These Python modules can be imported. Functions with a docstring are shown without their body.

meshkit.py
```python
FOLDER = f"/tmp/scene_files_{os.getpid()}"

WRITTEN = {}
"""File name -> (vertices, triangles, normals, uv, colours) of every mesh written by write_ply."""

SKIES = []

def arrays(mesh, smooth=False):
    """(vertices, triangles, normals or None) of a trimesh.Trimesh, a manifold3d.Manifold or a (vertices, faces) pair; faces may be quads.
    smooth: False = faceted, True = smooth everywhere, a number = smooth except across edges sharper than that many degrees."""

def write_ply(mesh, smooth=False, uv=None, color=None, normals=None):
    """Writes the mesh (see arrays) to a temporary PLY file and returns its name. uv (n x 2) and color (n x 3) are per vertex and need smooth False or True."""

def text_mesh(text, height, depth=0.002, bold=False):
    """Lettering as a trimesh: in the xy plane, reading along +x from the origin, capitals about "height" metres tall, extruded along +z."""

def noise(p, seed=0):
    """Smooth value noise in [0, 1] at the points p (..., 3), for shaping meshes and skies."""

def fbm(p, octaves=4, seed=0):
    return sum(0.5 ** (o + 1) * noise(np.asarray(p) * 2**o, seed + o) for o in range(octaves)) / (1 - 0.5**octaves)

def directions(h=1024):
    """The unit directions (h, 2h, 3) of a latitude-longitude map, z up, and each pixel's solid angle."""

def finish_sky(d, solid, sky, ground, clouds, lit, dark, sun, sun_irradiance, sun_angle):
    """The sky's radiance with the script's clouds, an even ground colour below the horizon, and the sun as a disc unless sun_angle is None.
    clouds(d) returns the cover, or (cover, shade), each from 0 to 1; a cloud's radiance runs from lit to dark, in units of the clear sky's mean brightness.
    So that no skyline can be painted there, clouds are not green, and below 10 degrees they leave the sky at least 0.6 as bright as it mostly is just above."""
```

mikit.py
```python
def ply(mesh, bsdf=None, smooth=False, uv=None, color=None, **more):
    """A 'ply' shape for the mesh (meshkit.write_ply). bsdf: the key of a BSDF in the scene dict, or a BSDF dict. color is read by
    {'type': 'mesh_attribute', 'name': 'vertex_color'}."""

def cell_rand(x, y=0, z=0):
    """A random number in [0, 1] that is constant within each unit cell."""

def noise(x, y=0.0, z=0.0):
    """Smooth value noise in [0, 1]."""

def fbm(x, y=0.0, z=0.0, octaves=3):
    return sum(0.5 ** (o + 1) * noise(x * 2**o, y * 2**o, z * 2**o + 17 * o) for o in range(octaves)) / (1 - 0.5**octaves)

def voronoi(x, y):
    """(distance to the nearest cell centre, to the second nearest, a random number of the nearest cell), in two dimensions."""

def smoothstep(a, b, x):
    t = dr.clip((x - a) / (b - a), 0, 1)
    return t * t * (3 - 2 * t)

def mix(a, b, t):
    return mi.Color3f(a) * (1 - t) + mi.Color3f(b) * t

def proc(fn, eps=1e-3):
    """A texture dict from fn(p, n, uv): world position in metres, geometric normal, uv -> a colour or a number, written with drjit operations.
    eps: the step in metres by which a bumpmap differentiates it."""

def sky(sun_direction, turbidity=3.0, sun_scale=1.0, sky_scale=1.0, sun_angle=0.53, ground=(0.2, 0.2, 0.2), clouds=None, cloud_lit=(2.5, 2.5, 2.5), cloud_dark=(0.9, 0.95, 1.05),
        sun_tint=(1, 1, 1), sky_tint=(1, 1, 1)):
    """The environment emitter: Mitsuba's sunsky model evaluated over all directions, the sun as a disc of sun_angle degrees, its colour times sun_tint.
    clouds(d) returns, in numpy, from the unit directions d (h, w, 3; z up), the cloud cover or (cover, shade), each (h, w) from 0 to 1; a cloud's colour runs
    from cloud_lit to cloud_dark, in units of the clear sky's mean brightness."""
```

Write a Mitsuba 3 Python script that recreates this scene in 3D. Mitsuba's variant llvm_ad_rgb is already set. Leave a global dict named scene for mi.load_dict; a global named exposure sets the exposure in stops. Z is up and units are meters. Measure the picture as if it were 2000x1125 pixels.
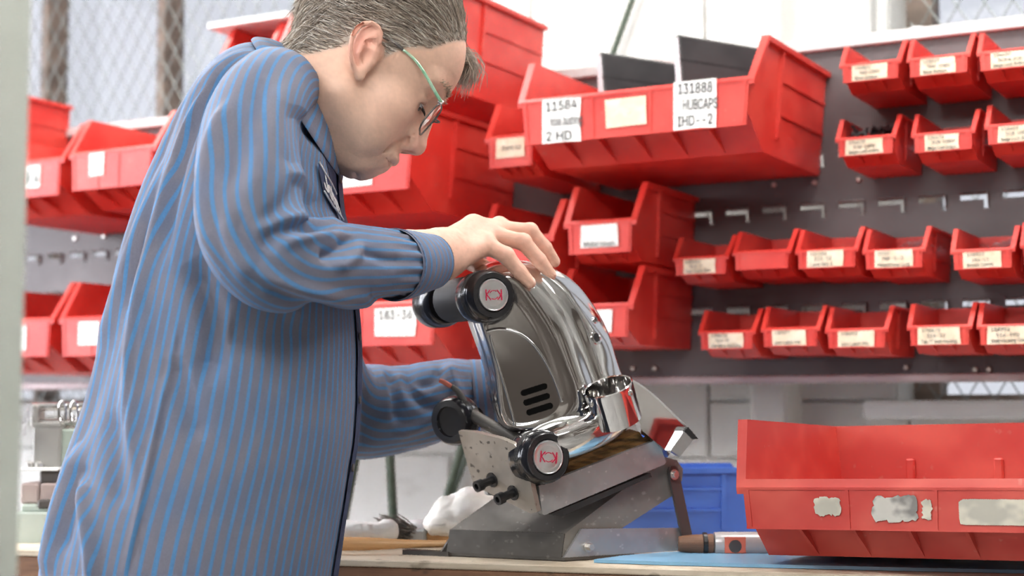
import math, numpy as np, trimesh, mitsuba as mi, drjit as dr, mikit, meshkit
import manifold3d as m3
from shapely.geometry import Polygon, LineString, box as sbox
from shapely.ops import unary_union
T = mi.ScalarTransform4f
rng = np.random.default_rng(7)
scene, labels = {'type': 'scene'}, {}

# ---------------------------------------------------------------- camera, sky, large lights, exposure
exposure = 0.05
F, ZC, BENCH = 3050.0, 1.095, 0.90
PIT = math.atan(239.5 / F)
CAM = np.array([0, 0, ZC])
FWD = np.array([0, math.cos(PIT), math.sin(PIT)]); UPV = np.array([0, -math.sin(PIT), math.cos(PIT)])
scene['camera'] = {'type': 'thinlens', 'fov': math.degrees(2 * math.atan(1000 / F)), 'fov_axis': 'x', 'aperture_radius': 0.0070, 'focus_distance': 1.90,
                   'near_clip': 0.05, 'far_clip': 200.0, 'to_world': T().look_at(origin=CAM.tolist(), target=(CAM + FWD).tolist(), up=[0, 0, 1])}
scene['sky'] = mikit.sky((0.3, 0.9, 0.6), turbidity=5.0, sun_scale=0.0, sky_scale=1.0, clouds=lambda d: np.ones(d.shape[:2]),
                         cloud_lit=(108, 112, 121), cloud_dark=(96, 100, 109), ground=(0.35, 0.35, 0.35))
LAMP = 16.0            # radiance of the fluorescent tubes' diffusers

# rack frame: s along the rack, e out of the louvred panel, z up
RT = np.array([0.875, -0.484, 0]); RT /= np.linalg.norm(RT); RN = np.array([RT[1], -RT[0], 0]); RO = np.array([0, 3.05, 0])
def RK(s, e, z): return RO + RT * s + RN * e + np.array([0, 0, z])
def ray(px, py): return FWD + (px - 1000) / F * np.array([1.0, 0, 0]) + (562.5 - py) / F * UPV
def W(px, py, Y):                                   # the point seen at a pixel of the photograph, at depth Y metres
    r = ray(px, py); return CAM + r * (Y / r[1])
def hit(px, py, o, n):
    r = ray(px, py); return CAM + r * (np.dot(np.asarray(o) - CAM, n) / np.dot(r, n))
def RE(px, py, e):                                  # rack coordinates s, z of a pixel on the plane e metres in front of the panel
    p = hit(px, py, RK(0, e, 0), RN); return float((p - RO) @ RT), float(p[2])
def frame(o, x, y, z):
    m = np.eye(4); m[:3, 0], m[:3, 1], m[:3, 2], m[:3, 3] = x, y, z, o; return m

# ---------------------------------------------------------------- mesh helpers
def tm(x):
    if isinstance(x, m3.Manifold):
        m = x.to_mesh(); return trimesh.Trimesh(m.vert_properties[:, :3], m.tri_verts, process=False)
    return x
def join(*ms):
    ms = [tm(m) for m in (ms[0] if len(ms) == 1 and isinstance(ms[0], (list, tuple)) else ms)]
    return trimesh.util.concatenate(ms)
def moved(m, M):
    m = tm(m).copy(); m.apply_transform(M); return m
def box(lo, hi, b=0.0):
    lo, hi = np.minimum(lo, hi).astype(float), np.maximum(lo, hi).astype(float)
    if b <= 0:
        m = trimesh.creation.box(hi - lo); m.apply_translation((lo + hi) / 2); return m
    b = min(b, 0.45 * float((hi - lo).min())); pts = []
    for k in range(3):
        l, h = lo + b, hi - b
        l[k], h[k] = lo[k], hi[k]
        pts += [[(l, h)[i][0], (l, h)[j][1], (l, h)[q][2]] for i in (0, 1) for j in (0, 1) for q in (0, 1)]
    return trimesh.convex.convex_hull(np.array(pts))
def spline(pts, n):
    from scipy.interpolate import CubicSpline
    p = np.asarray(pts, float); d = np.r_[0, np.cumsum(np.linalg.norm(np.diff(p[:, :3], axis=0), axis=1) + 1e-9)]
    return CubicSpline(d, p)(np.linspace(0, d[-1], n))
def pchip(x, y, q):
    from scipy.interpolate import PchipInterpolator
    return PchipInterpolator(x, y)(q)
def closed_spline(pts, n):
    from scipy.interpolate import CubicSpline
    p = np.vstack([pts, pts[:1]]).astype(float); d = np.r_[0, np.cumsum(np.linalg.norm(np.diff(p, axis=0), axis=1))]
    return CubicSpline(d, p, bc_type='periodic')(np.linspace(0, d[-1], n, endpoint=False))
def loft(rings, cap0=True, cap1=True):
    r = np.asarray(rings, float); n, m = r.shape[:2]; v = r.reshape(-1, 3)
    i, j = np.meshgrid(np.arange(n - 1), np.arange(m), indexing='ij'); k = (j + 1) % m
    a, b, c, d = i * m + j, i * m + k, (i + 1) * m + k, (i + 1) * m + j
    f = np.vstack([np.stack([a, b, c], -1).reshape(-1, 3), np.stack([a, c, d], -1).reshape(-1, 3)])
    J = np.arange(m); K = (J + 1) % m
    if cap0: v = np.vstack([v, r[0].mean(0)]); f = np.vstack([f, np.stack([np.full(m, len(v) - 1), K, J], -1)])
    if cap1: v = np.vstack([v, r[-1].mean(0)]); f = np.vstack([f, np.stack([np.full(m, len(v) - 1), (n - 1) * m + J, (n - 1) * m + K], -1)])
    t = trimesh.Trimesh(v, f, process=False)
    if t.volume < 0: t.invert()
    return t
def tube(pts, rad, sides=10, n=None, caps=True):
    p = np.asarray(pts, float)
    if n:
        q = spline(np.c_[p, np.broadcast_to(rad, (len(p),))], n); p, rad = q[:, :3], q[:, 3]
    rad = np.broadcast_to(rad, (len(p),)); t = np.gradient(p, axis=0); t /= np.linalg.norm(t, axis=1, keepdims=True) + 1e-12
    u = np.cross(t[0], [0.31, 0.17, 0.93]); u /= np.linalg.norm(u); a = np.arange(sides) * 2 * np.pi / sides; out = []
    for k in range(len(p)):
        u = u - t[k] * (u @ t[k]); u /= np.linalg.norm(u); w = np.cross(t[k], u)
        out.append(p[k] + rad[k] * (np.cos(a)[:, None] * u + np.sin(a)[:, None] * w))
    return loft(out, caps, caps)
def basis(n):
    n = np.asarray(n, float) / np.linalg.norm(n); u = np.cross([0, 0, 1.0] if abs(n[2]) < 0.9 else [1.0, 0, 0], n); u /= np.linalg.norm(u)
    return u, np.cross(n, u), n
def lathe(profile, o, axis, n=48):                  # profile: (radius, along the axis)
    u, w, ax = basis(axis); a = np.arange(n) * 2 * np.pi / n
    rings = [np.asarray(o) + ax * h + max(r, 1e-5) * (np.cos(a)[:, None] * u + np.sin(a)[:, None] * w) for r, h in profile]
    return loft(rings, profile[0][0] > 1e-6, profile[-1][0] > 1e-6)
def prism(pts, vec, holes=()):                      # a flat polygon of 3-D points, thickened by vec (which may be oblique)
    p = np.asarray(pts, float); vec = np.asarray(vec, float); o = p[0]; q = np.roll(p, -1, 0); u, w, n = basis(np.cross(p - o, q - o).sum(0))
    g = Polygon(np.c_[(p - o) @ u, (p - o) @ w], [np.c_[(np.asarray(h) - o) @ u, (np.asarray(h) - o) @ w] for h in holes])
    if not g.is_valid: g = g.buffer(0)
    m = moved(trimesh.creation.extrude_polygon(g, 1.0, engine='earcut'), frame(o, u, w, vec))
    if m.volume < 0: m.invert()
    return m
def ext(g, h, M=None):
    gs = getattr(g, 'geoms', [g]); m = join([trimesh.creation.extrude_polygon(x, h, engine='earcut') for x in gs])
    return m if M is None else moved(m, M)
def man(m): 
    m = tm(m); return m3.Manifold(m3.Mesh(np.asarray(m.vertices, np.float32), np.asarray(m.faces, np.uint32)))
def pexy(poly, x0, x1):                             # polygon in (y, z) extruded along x, as a manifold
    c = np.asarray(poly, float)
    if Polygon(c).exterior.is_ccw is False: c = c[::-1]
    return m3.Manifold.extrude(m3.CrossSection([c]), x1 - x0).transform(np.array([[0, 0, 1, x0], [1, 0, 0, 0], [0, 1, 0, 0]], float))
def mbox(lo, hi): return m3.Manifold.cube(np.subtract(hi, lo)).translate(lo)

def surfnet(f, lo, hi, h):
    lo = np.asarray(lo, float); n = np.ceil((np.asarray(hi) - lo) / h).astype(int) + 1
    g = np.stack(np.meshgrid(*[lo[k] + h * np.arange(n[k]) for k in range(3)], indexing='ij'), -1)
    v = f(g.reshape(-1, 3).astype(np.float32)).reshape(n); s = v < 0
    C = [(a, b, c) for a in (0, 1) for b in (0, 1) for c in (0, 1)]
    sl = lambda A, c: A[c[0]:n[0] - 1 + c[0], c[1]:n[1] - 1 + c[1], c[2]:n[2] - 1 + c[2]]
    tot = sum(sl(s, c).astype(np.int8) for c in C); mask = (tot > 0) & (tot < 8); idx = -np.ones(mask.shape, int); idx[mask] = np.arange(mask.sum())
    base = np.argwhere(mask); acc = np.zeros((len(base), 3)); cnt = np.zeros(len(base))
    for a in C:
        for b in C:
            if sum(b) - sum(a) == 1 and all(q >= p for p, q in zip(a, b)):
                va, vb = sl(v, a)[mask], sl(v, b)[mask]; x = (va < 0) != (vb < 0); t = np.where(x, va / np.where(x, va - vb, 1), 0)
                acc += x[:, None] * (np.array(a) + t[:, None] * (np.array(b) - np.array(a))); cnt += x
    V = lo + h * (base + acc / cnt[:, None]); faces = []
    for k in range(3):
        i, j = (k + 1) % 3, (k + 2) % 3; A = np.moveaxis(s, (k, i, j), (0, 1, 2)); I = np.moveaxis(idx, (k, i, j), (0, 1, 2))
        e = A[:-1] != A[1:]; e[:, 0] = e[:, -1] = False; e[:, :, 0] = e[:, :, -1] = False
        p = np.argwhere(e); q = np.stack([I[p[:, 0], p[:, 1] - 1, p[:, 2] - 1], I[p[:, 0], p[:, 1], p[:, 2] - 1], I[p[:, 0], p[:, 1], p[:, 2]], I[p[:, 0], p[:, 1] - 1, p[:, 2]]], -1)
        fl = ~A[:-1][e]; q[fl] = q[fl][:, ::-1]; faces.append(q)
    q = np.vstack(faces); q = q[(q >= 0).all(1)]
    return trimesh.Trimesh(V, np.vstack([q[:, [0, 1, 2]], q[:, [0, 2, 3]]]), process=False)
def cap(p, a, b, ra, rb):                           # distance to a tapered capsule
    a, b = np.asarray(a, np.float32), np.asarray(b, np.float32); d = b - a; t = np.clip((p - a) @ d / max(float(d @ d), 1e-12), 0, 1)
    return np.linalg.norm(p - a - t[:, None] * d, axis=1) - (ra + (rb - ra) * t)
def ell(p, c, r):
    r = np.asarray(r, np.float32); q = (p - np.asarray(c, np.float32)); k0 = np.linalg.norm(q / r, axis=1); k1 = np.linalg.norm(q / (r * r), axis=1)
    return k0 * (k0 - 1) / np.maximum(k1, 1e-6)
def smin(a, b, k): h = np.maximum(k - np.abs(a - b), 0) / k; return np.minimum(a, b) - h * h * k * 0.25
def smax(a, b, k): return -smin(-a, -b, k)

# ---------------------------------------------------------------- scene helpers
def numbered(name):
    k, i = name, 0
    while k in labels or k in scene or any(q.startswith(k + '__') for q in scene): i += 1; k = f'{name}_{i:03d}'
    return k
def add(key, mesh, bsdf, smooth=False, M=None, **kw):
    if isinstance(mesh, dict): d = dict(mesh)
    else: d = mikit.ply(tm(mesh), bsdf, smooth, **kw)
    if isinstance(mesh, dict) and bsdf: d['bsdf'] = {'type': 'ref', 'id': bsdf}
    if M is not None: d['to_world'] = T(np.asarray(M, float))
    p, _, leaf = key.rpartition('__'); base = (p + '__' if p else '') + leaf; k, i = base, 0
    while k in scene: i += 1; k = f'{base}_{i:03d}'
    scene[k] = d; return k
def thing(name, label, cat, group=None):
    k = numbered(name); labels[k] = {'label': label, 'category': cat}
    if group: labels[k]['group'] = group
    return k
def struct(name, mesh, bsdf, smooth=False, label=None):
    k = add(name, mesh, bsdf, smooth) if mesh is not None else name; labels[k] = {'kind': 'structure'}
    if label: labels[k]['label'] = label
    return k
_LET = {}
def lettering(text, height, o, right, up, lift=0.0004, depth=0.0006, bold=False):
    key = (text, round(height, 5), bold)
    if key not in _LET: _LET[key] = meshkit.text_mesh(text, height, depth, bold)
    r = np.asarray(right) / np.linalg.norm(right); u = np.asarray(up) - r * (np.asarray(up) @ r); u /= np.linalg.norm(u); n = np.cross(r, u)
    return moved(_LET[key], frame(np.asarray(o) + n * lift, r, u, n))
# ---------------------------------------------------------------- materials
N_, FB, SS, MX = mikit.noise, mikit.fbm, mikit.smoothstep, mikit.mix
def rgb(c): return {'type': 'rgb', 'value': list(c)}
def pr(name, color, rough=0.5, metal=0.0, two=True, bump=None, **kw):
    b = {'type': 'principled', 'base_color': color if isinstance(color, dict) else rgb(color), 'roughness': rough, 'metallic': metal, **kw}
    if bump: b = {'type': 'bumpmap', 'tex': mikit.proc(bump[0], bump[1]), 'scale': bump[2], 'bsdf': b}
    scene[name] = {'type': 'twosided', 'bsdf': b} if two else b
    return name
def tex(a, b, f, lo=0.35, hi=0.65, oct=3):
    return mikit.proc(lambda p, n, uv: MX(a, b, SS(lo, hi, FB(p.x * f, p.y * f, p.z * f, oct))))
def scuffed(a, b, c, f=14.0):
    def fn(p, n, uv):
        m = MX(a, b, SS(0.35, 0.7, FB(p.x * f, p.y * f, p.z * f, 3)))
        return MX(m, c, SS(0.72, 0.86, FB(p.x * 95, p.y * 95, p.z * 60, 3)) * 0.35)
    return mikit.proc(fn)
pr('m_red', scuffed((0.56, 0.030, 0.022), (0.62, 0.055, 0.040), (0.56, 0.18, 0.14)), 0.42, specular=0.5)
pr('m_red_dusty', scuffed((0.46, 0.038, 0.030), (0.54, 0.075, 0.055), (0.56, 0.24, 0.19)), 0.5, specular=0.5)
pr('m_blue', tex((0.045, 0.13, 0.50), (0.06, 0.16, 0.56), 12), 0.45)
def paper(p, n, uv):
    m = MX((0.72, 0.60, 0.44), (0.80, 0.70, 0.55), SS(0.3, 0.7, FB(p.x * 60, p.y * 60, p.z * 60, 3)))
    return MX(m, (0.42, 0.30, 0.18), SS(0.68, 0.85, FB(p.x * 130 + 9, p.y * 130, p.z * 130, 3)) * 0.5)
pr('m_paper', mikit.proc(paper), 0.8)
pr('m_white_paper', tex((0.80, 0.80, 0.77), (0.86, 0.86, 0.83), 40), 0.75)
pr('m_dirty_paper', tex((0.44, 0.42, 0.36), (0.64, 0.60, 0.50), 45), 0.85)
pr('m_ink', (0.05, 0.05, 0.055), 0.7)
pr('m_panel', tex((0.070, 0.055, 0.058), (0.10, 0.085, 0.088), 6), 0.45)
pr('m_tab', (0.20, 0.18, 0.18), 0.4, 0.3)
pr('m_strip', tex((0.50, 0.49, 0.49), (0.58, 0.57, 0.56), 9), 0.5)
pr('m_lip', tex((0.34, 0.27, 0.28), (0.42, 0.34, 0.35), 9), 0.35)
pr('m_bolt', (0.62, 0.60, 0.57), 0.3, 0.9)
def wallp(p, n, uv):
    m = MX((0.62, 0.62, 0.60), (0.68, 0.68, 0.66), SS(0.3, 0.7, FB(p.x * 4, p.y * 4, p.z * 4, 4)))
    return MX(m, (0.42, 0.40, 0.37), SS(0.60, 0.85, FB(p.x * 11 + 5, p.y * 11, p.z * 17, 4)) * 0.55)
pr('m_wall', mikit.proc(wallp), 0.8, bump=(lambda p, n, uv: FB(p.x * 90, p.y * 90, p.z * 90, 3), 0.002, 0.0012))
pr('m_mortar', tex((0.57, 0.57, 0.55), (0.62, 0.62, 0.60), 8), 0.9)
pr('m_roomwall', tex((0.12, 0.10, 0.085), (0.42, 0.39, 0.35), 1.6, .42, .58), 0.85)
pr('m_ceiling', tex((0.66, 0.66, 0.64), (0.72, 0.72, 0.70), 2), 0.9)
pr('m_floor', tex((0.26, 0.25, 0.24), (0.36, 0.35, 0.33), 3, oct=4), 0.6)
pr('m_sill', tex((0.80, 0.81, 0.80), (0.86, 0.87, 0.86), 8), 0.5)
pr('m_frame', tex((0.13, 0.095, 0.075), (0.20, 0.15, 0.12), 20), 0.6)
pr('m_wire', (0.24, 0.26, 0.25), 0.45, 0.5)
scene['m_glass'] = {'type': 'thindielectric', 'int_ior': 1.5}
scene['m_dullglass'] = {'type': 'thindielectric', 'int_ior': 1.5, 'specular_transmittance': rgb((0.062, 0.062, 0.0635)), 'specular_reflectance': rgb((0.10, 0.10, 0.10))}
pr('m_post', tex((0.43, 0.47, 0.42), (0.47, 0.51, 0.46), 5), 0.5)
pr('m_green', tex((0.035, 0.06, 0.035), (0.06, 0.085, 0.055), 20), 0.5)
def wood(a, b, c, fx, fz):
    def fn(p, n, uv):
        g = FB(p.x * fx + 4 * N_(p.x * 3, p.y * 3, p.z * 3), p.y * fx, p.z * fz, 4)
        return MX(MX(a, b, SS(0.3, 0.7, g)), c, SS(0.66, 0.8, FB(p.x * 40, p.y * 40, p.z * 55, 3)) * 0.7)
    return mikit.proc(fn)
pr('m_benchtop', wood((0.46, 0.38, 0.28), (0.60, 0.52, 0.41), (0.22, 0.17, 0.12), 14, 60), 0.6)
pr('m_benchside', wood((0.13, 0.062, 0.034), (0.22, 0.11, 0.06), (0.05, 0.03, 0.02), 8, 90), 0.6)
pr('m_handle', wood((0.56, 0.29, 0.11), (0.66, 0.38, 0.17), (0.40, 0.19, 0.07), 9, 60), 0.4)
pr('m_worn', wood((0.13, 0.085, 0.05), (0.50, 0.29, 0.11), (0.03, 0.025, 0.02), 45, 180), 0.7)
pr('m_mat', tex((0.20, 0.42, 0.62), (0.30, 0.52, 0.70), 10), 0.3, bump=(lambda p, n, uv: FB(p.x * 26, p.y * 26, p.z * 26, 3), 0.003, 0.004))
pr('m_cloth', tex((0.86, 0.84, 0.78), (0.90, 0.89, 0.86), 20), 0.9)
pr('m_tool', tex((0.055, 0.05, 0.045), (0.10, 0.09, 0.08), 30), 0.45, 0.4)
pr('m_bristle', tex((0.05, 0.045, 0.04), (0.14, 0.12, 0.10), 200), 0.7)
def steel(a, b, c, f):
    def fn(p, n, uv):
        m = MX(a, b, SS(0.35, 0.65, FB(p.x * f, p.y * f, p.z * f, 4)))
        return MX(m, c, SS(0.68, 0.80, FB(p.x * 130, p.y * 130 + 3, p.z * 130, 3)) * 0.8)
    return mikit.proc(fn)
pr('m_cast', steel((0.36, 0.38, 0.38), (0.44, 0.46, 0.46), (0.60, 0.61, 0.60), 30), 0.42, 0.55)
pr('m_darksteel', steel((0.075, 0.068, 0.060), (0.10, 0.092, 0.082), (0.16, 0.15, 0.13), 25), 0.55, 0.3)
pr('m_plate', steel((0.44, 0.45, 0.46), (0.52, 0.53, 0.54), (0.66, 0.66, 0.66), 25), 0.36, 0.7)
pr('m_arm', steel((0.20, 0.186, 0.165), (0.245, 0.228, 0.205), (0.36, 0.34, 0.31), 25), 0.60, 0.25)
pr('m_stained', steel((0.33, 0.29, 0.245), (0.42, 0.375, 0.325), (0.05, 0.045, 0.04), 22), 0.45, 0.5)
pr('m_strap', (0.10, 0.09, 0.085), 0.4, 0.5)
pr('m_black', (0.012, 0.012, 0.013), 0.35)
pr('m_gloss', (0.010, 0.010, 0.012), 0.16, clearcoat=0.6, clearcoat_gloss=0.9)
pr('m_rubber', (0.02, 0.02, 0.02), 0.6)
scene['m_chrome'] = {'type': 'twosided', 'bsdf': {'type': 'principled', 'base_color': rgb((0.72, 0.71, 0.70)), 'metallic': 1.0, 'roughness': 0.07}}
def spun(p, n, uv): return 0.10 + 0.16 * N_(uv.x * 900, 0.5, 0.5)
scene['m_cap'] = {'type': 'twosided', 'bsdf': {'type': 'principled', 'base_color': rgb((0.80, 0.81, 0.82)), 'metallic': 0.9, 'roughness': 0.24}}
pr('m_emblem', (0.42, 0.01, 0.05), 0.4)
pr('m_orange', (0.62, 0.16, 0.10), 0.35)
pr('m_blackbox', tex((0.020, 0.019, 0.021), (0.030, 0.028, 0.030), 12), 0.42)
pr('m_greyplastic', (0.50, 0.50, 0.52), 0.4)
pr('m_machine', tex((0.22, 0.21, 0.20), (0.28, 0.27, 0.25), 14), 0.45)
pr('m_pinkish', tex((0.36, 0.28, 0.26), (0.44, 0.36, 0.33), 16), 0.5)
pr('m_palegreen', tex((0.36, 0.42, 0.36), (0.44, 0.49, 0.44), 10), 0.5)
scene['m_bag'] = {'type': 'principledthin', 'base_color': rgb((0.9, 0.9, 0.92)), 'roughness': 0.12, 'spec_trans': 0.75, 'diff_trans': 0.4, 'eta': 1.35}
pr('m_clearhandle', (0.45, 0.44, 0.44), 0.12, clearcoat=1.0)
scene['m_lampglow'] = {'type': 'diffuse', 'reflectance': rgb((0.8, 0.8, 0.8))}
pr('m_lampbody', (0.75, 0.75, 0.74), 0.4)
# ---------------------------------------------------------------- the room (built along the rack's axes)
CW = -0.25                                            # the back wall's face, behind the louvred panel
S0, S1, E1, ZT = -3.2, 4.6, 6.2, 3.3
def rbx(s0, s1, e0, e1, z0, z1, b=0.0):               # a box along the rack's axes
    return moved(box((s0, e0, z0), (s1, e1, z1), b), frame(RO, RT, RN, (0, 0, 1)))
struct('floor', rbx(S0 - .2, S1 + .2, CW - .3, E1 + .2, -0.1, 0), 'm_floor')
struct('ceiling', rbx(S0 - .2, S1 + .2, CW - .3, E1 + .2, ZT, ZT + .1), 'm_ceiling')
struct('wall_right', rbx(S1, S1 + .2, CW - .3, E1 + .2, 0, ZT), 'm_roomwall')
struct('wall_front', rbx(S0 - .2, S1 + .2, E1, E1 + .2, 0, ZT), 'm_roomwall')
# back wall: painted blocks with two window openings
ZSILL = RE(1850, 782, CW)[1]
sA1 = RE(598, 100, CW)[0]; sA0 = S0 + 0.35
sB0 = RE(1738, 100, CW)[0]; sB1 = sB0 + 1.9
ZW = 2.75
OPEN = [(sA0, sA1), (sB0, sB1)]
g = sbox(S0 - .2, 0, S1 + .2, ZT)
for a, b in OPEN: g = g.difference(sbox(a, ZSILL, b, ZW))
core = ext(g, 0.26, frame(RO + RN * (CW - 0.27), RT, (0, 0, 1), RN))
struct('wall_back', core, 'm_mortar', label='white painted concrete block wall behind the bin rack')
def blocks():
    h, w, j = 0.2, 0.4, 0.0028; cache = {}
    for r in range(int(2.3 / h) + 1):
        z0 = r * h
        if z0 < 0.55: continue
        for c in range(-9, 8):
            a = c * w + (0.2 if r % 2 else 0.0) + 0.11; b = a + w
            if b < RE(-160, 700, CW)[0] or a > RE(2150, 700, CW)[0]: continue
            pieces = [(a, b, z0, z0 + h)]
            for (p, q) in OPEN:
                nxt = []
                for (x0, x1, y0, y1) in pieces:
                    if x1 <= p or x0 >= q or y1 <= ZSILL or y0 >= ZW: nxt.append((x0, x1, y0, y1)); continue
                    if y0 < ZSILL: nxt.append((x0, x1, y0, ZSILL))
                    top = max(y0, ZSILL)
                    if x0 < p: nxt.append((x0, p, top, y1))
                    if x1 > q: nxt.append((q, x1, top, y1))
                pieces = nxt
            for (x0, x1, y0, y1) in pieces:
                if x1 - x0 < 0.03 or y1 - y0 < 0.03: continue
                key = (round(x1 - x0, 4), round(y1 - y0, 4))
                if key not in cache: cache[key] = mikit.ply(box((j, 0, j), (x1 - x0 - j, 0.016, y1 - y0 - j), 0.004), 'm_wall')
                add('wall_back__block', cache[key], None, M=frame(RK(x0, CW - 0.0135 + 0.0022 * rng.random(), y0), RT, RN, (0, 0, 1)))
blocks()
# pilaster beside the right window
pa, pb = RE(1456, 60, CW + .09)[0], RE(1526, 60, CW + .09)[0]
struct('trim_1', rbx(pa, pb, CW - .01, CW + .09, 0, ZT, 0.006), 'm_wall', label='white painted pilaster on the back wall')
pa, pb = RE(1668, 60, CW + .05)[0], RE(1700, 60, CW + .05)[0]
struct('trim_2', rbx(pa, pb, CW - .01, CW + .05, ZSILL + .3, ZT, 0.006), 'm_wall', label='white painted strip beside the right window')
def window(n, a, b, bars, jamb):
    k = f'window_{n}'; labels[k] = {'kind': 'structure'}
    e = CW - 0.16
    struct(f'trim_{n + 2}', rbx(a - .05, b + .05, CW - .26, CW + .055, ZSILL - .035, ZSILL, 0.006), 'm_sill', label='white window sill')
    add(f'{k}__frame', join(rbx(a, a + jamb, e - .03, e + .03, ZSILL, ZW), rbx(b - .05, b, e - .03, e + .03, ZSILL, ZW), rbx(a, b, e - .03, e + .03, ZSILL, ZSILL + .012), rbx(a, b, e - .03, e + .03, ZW - .05, ZW)), 'm_frame')
    edges = [a + jamb] + bars + [b - .05]
    for s in bars: add(f'{k}__bar', rbx(s - .013, s + .013, e - .02, e + .06, ZSILL + .012, ZW - .05, .003), 'm_frame')
    for p, q in zip(edges[:-1], edges[1:]):
        add(f'{k}__pane', moved(trimesh.Trimesh([[p, 0, ZSILL + .012], [q, 0, ZSILL + .012], [q, 0, ZW - .05], [p, 0, ZW - .05]], [[0, 1, 2], [0, 2, 3]], process=False), frame(RO + RN * (e - 0.01), RT, RN, (0, 0, 1))), 'm_dullglass')
    # security mesh of slanting wires in front of the panes
    ws = []; x = a - 1.5
    while x < b + 1.5:
        for sg in (1, -1):
            L = ZW - ZSILL; k_ = 0.62 * sg; p0, p1 = np.array([x, ZSILL]), np.array([x + k_ * L, ZW])
            t0, t1 = 0.0, 1.0
            for lim, s_ in ((a + .02, 1), (b - .02, -1)):
                d0, d1 = s_ * (p0[0] - lim), s_ * (p1[0] - lim)
                if d0 < 0 and d1 < 0: t1 = -1; break
                if d0 < 0: t0 = max(t0, d0 / (d0 - d1))
                elif d1 < 0: t1 = min(t1, d0 / (d0 - d1))
            if t1 - t0 > 0.02:
                q0, q1 = p0 + (p1 - p0) * t0, p0 + (p1 - p0) * t1
                ws.append(tube([RK(q0[0], e + .085 + .003 * sg, q0[1]), RK(q1[0], e + .085 + .003 * sg, q1[1])], 0.0015, 5))
        x += 0.052
    kk = add(f'{k}__wire_mesh', join(ws), 'm_wire'); labels[kk] = {'label': 'diamond wire security mesh', 'kind': 'stuff'}
window(1, sA0, sA1, [RE(x, 100, CW - .16)[0] for x in (118, 343)], 0.05)
window(2, sB0, sB1, [sB0 + 0.75, sB0 + 1.4], 0.05)
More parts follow.
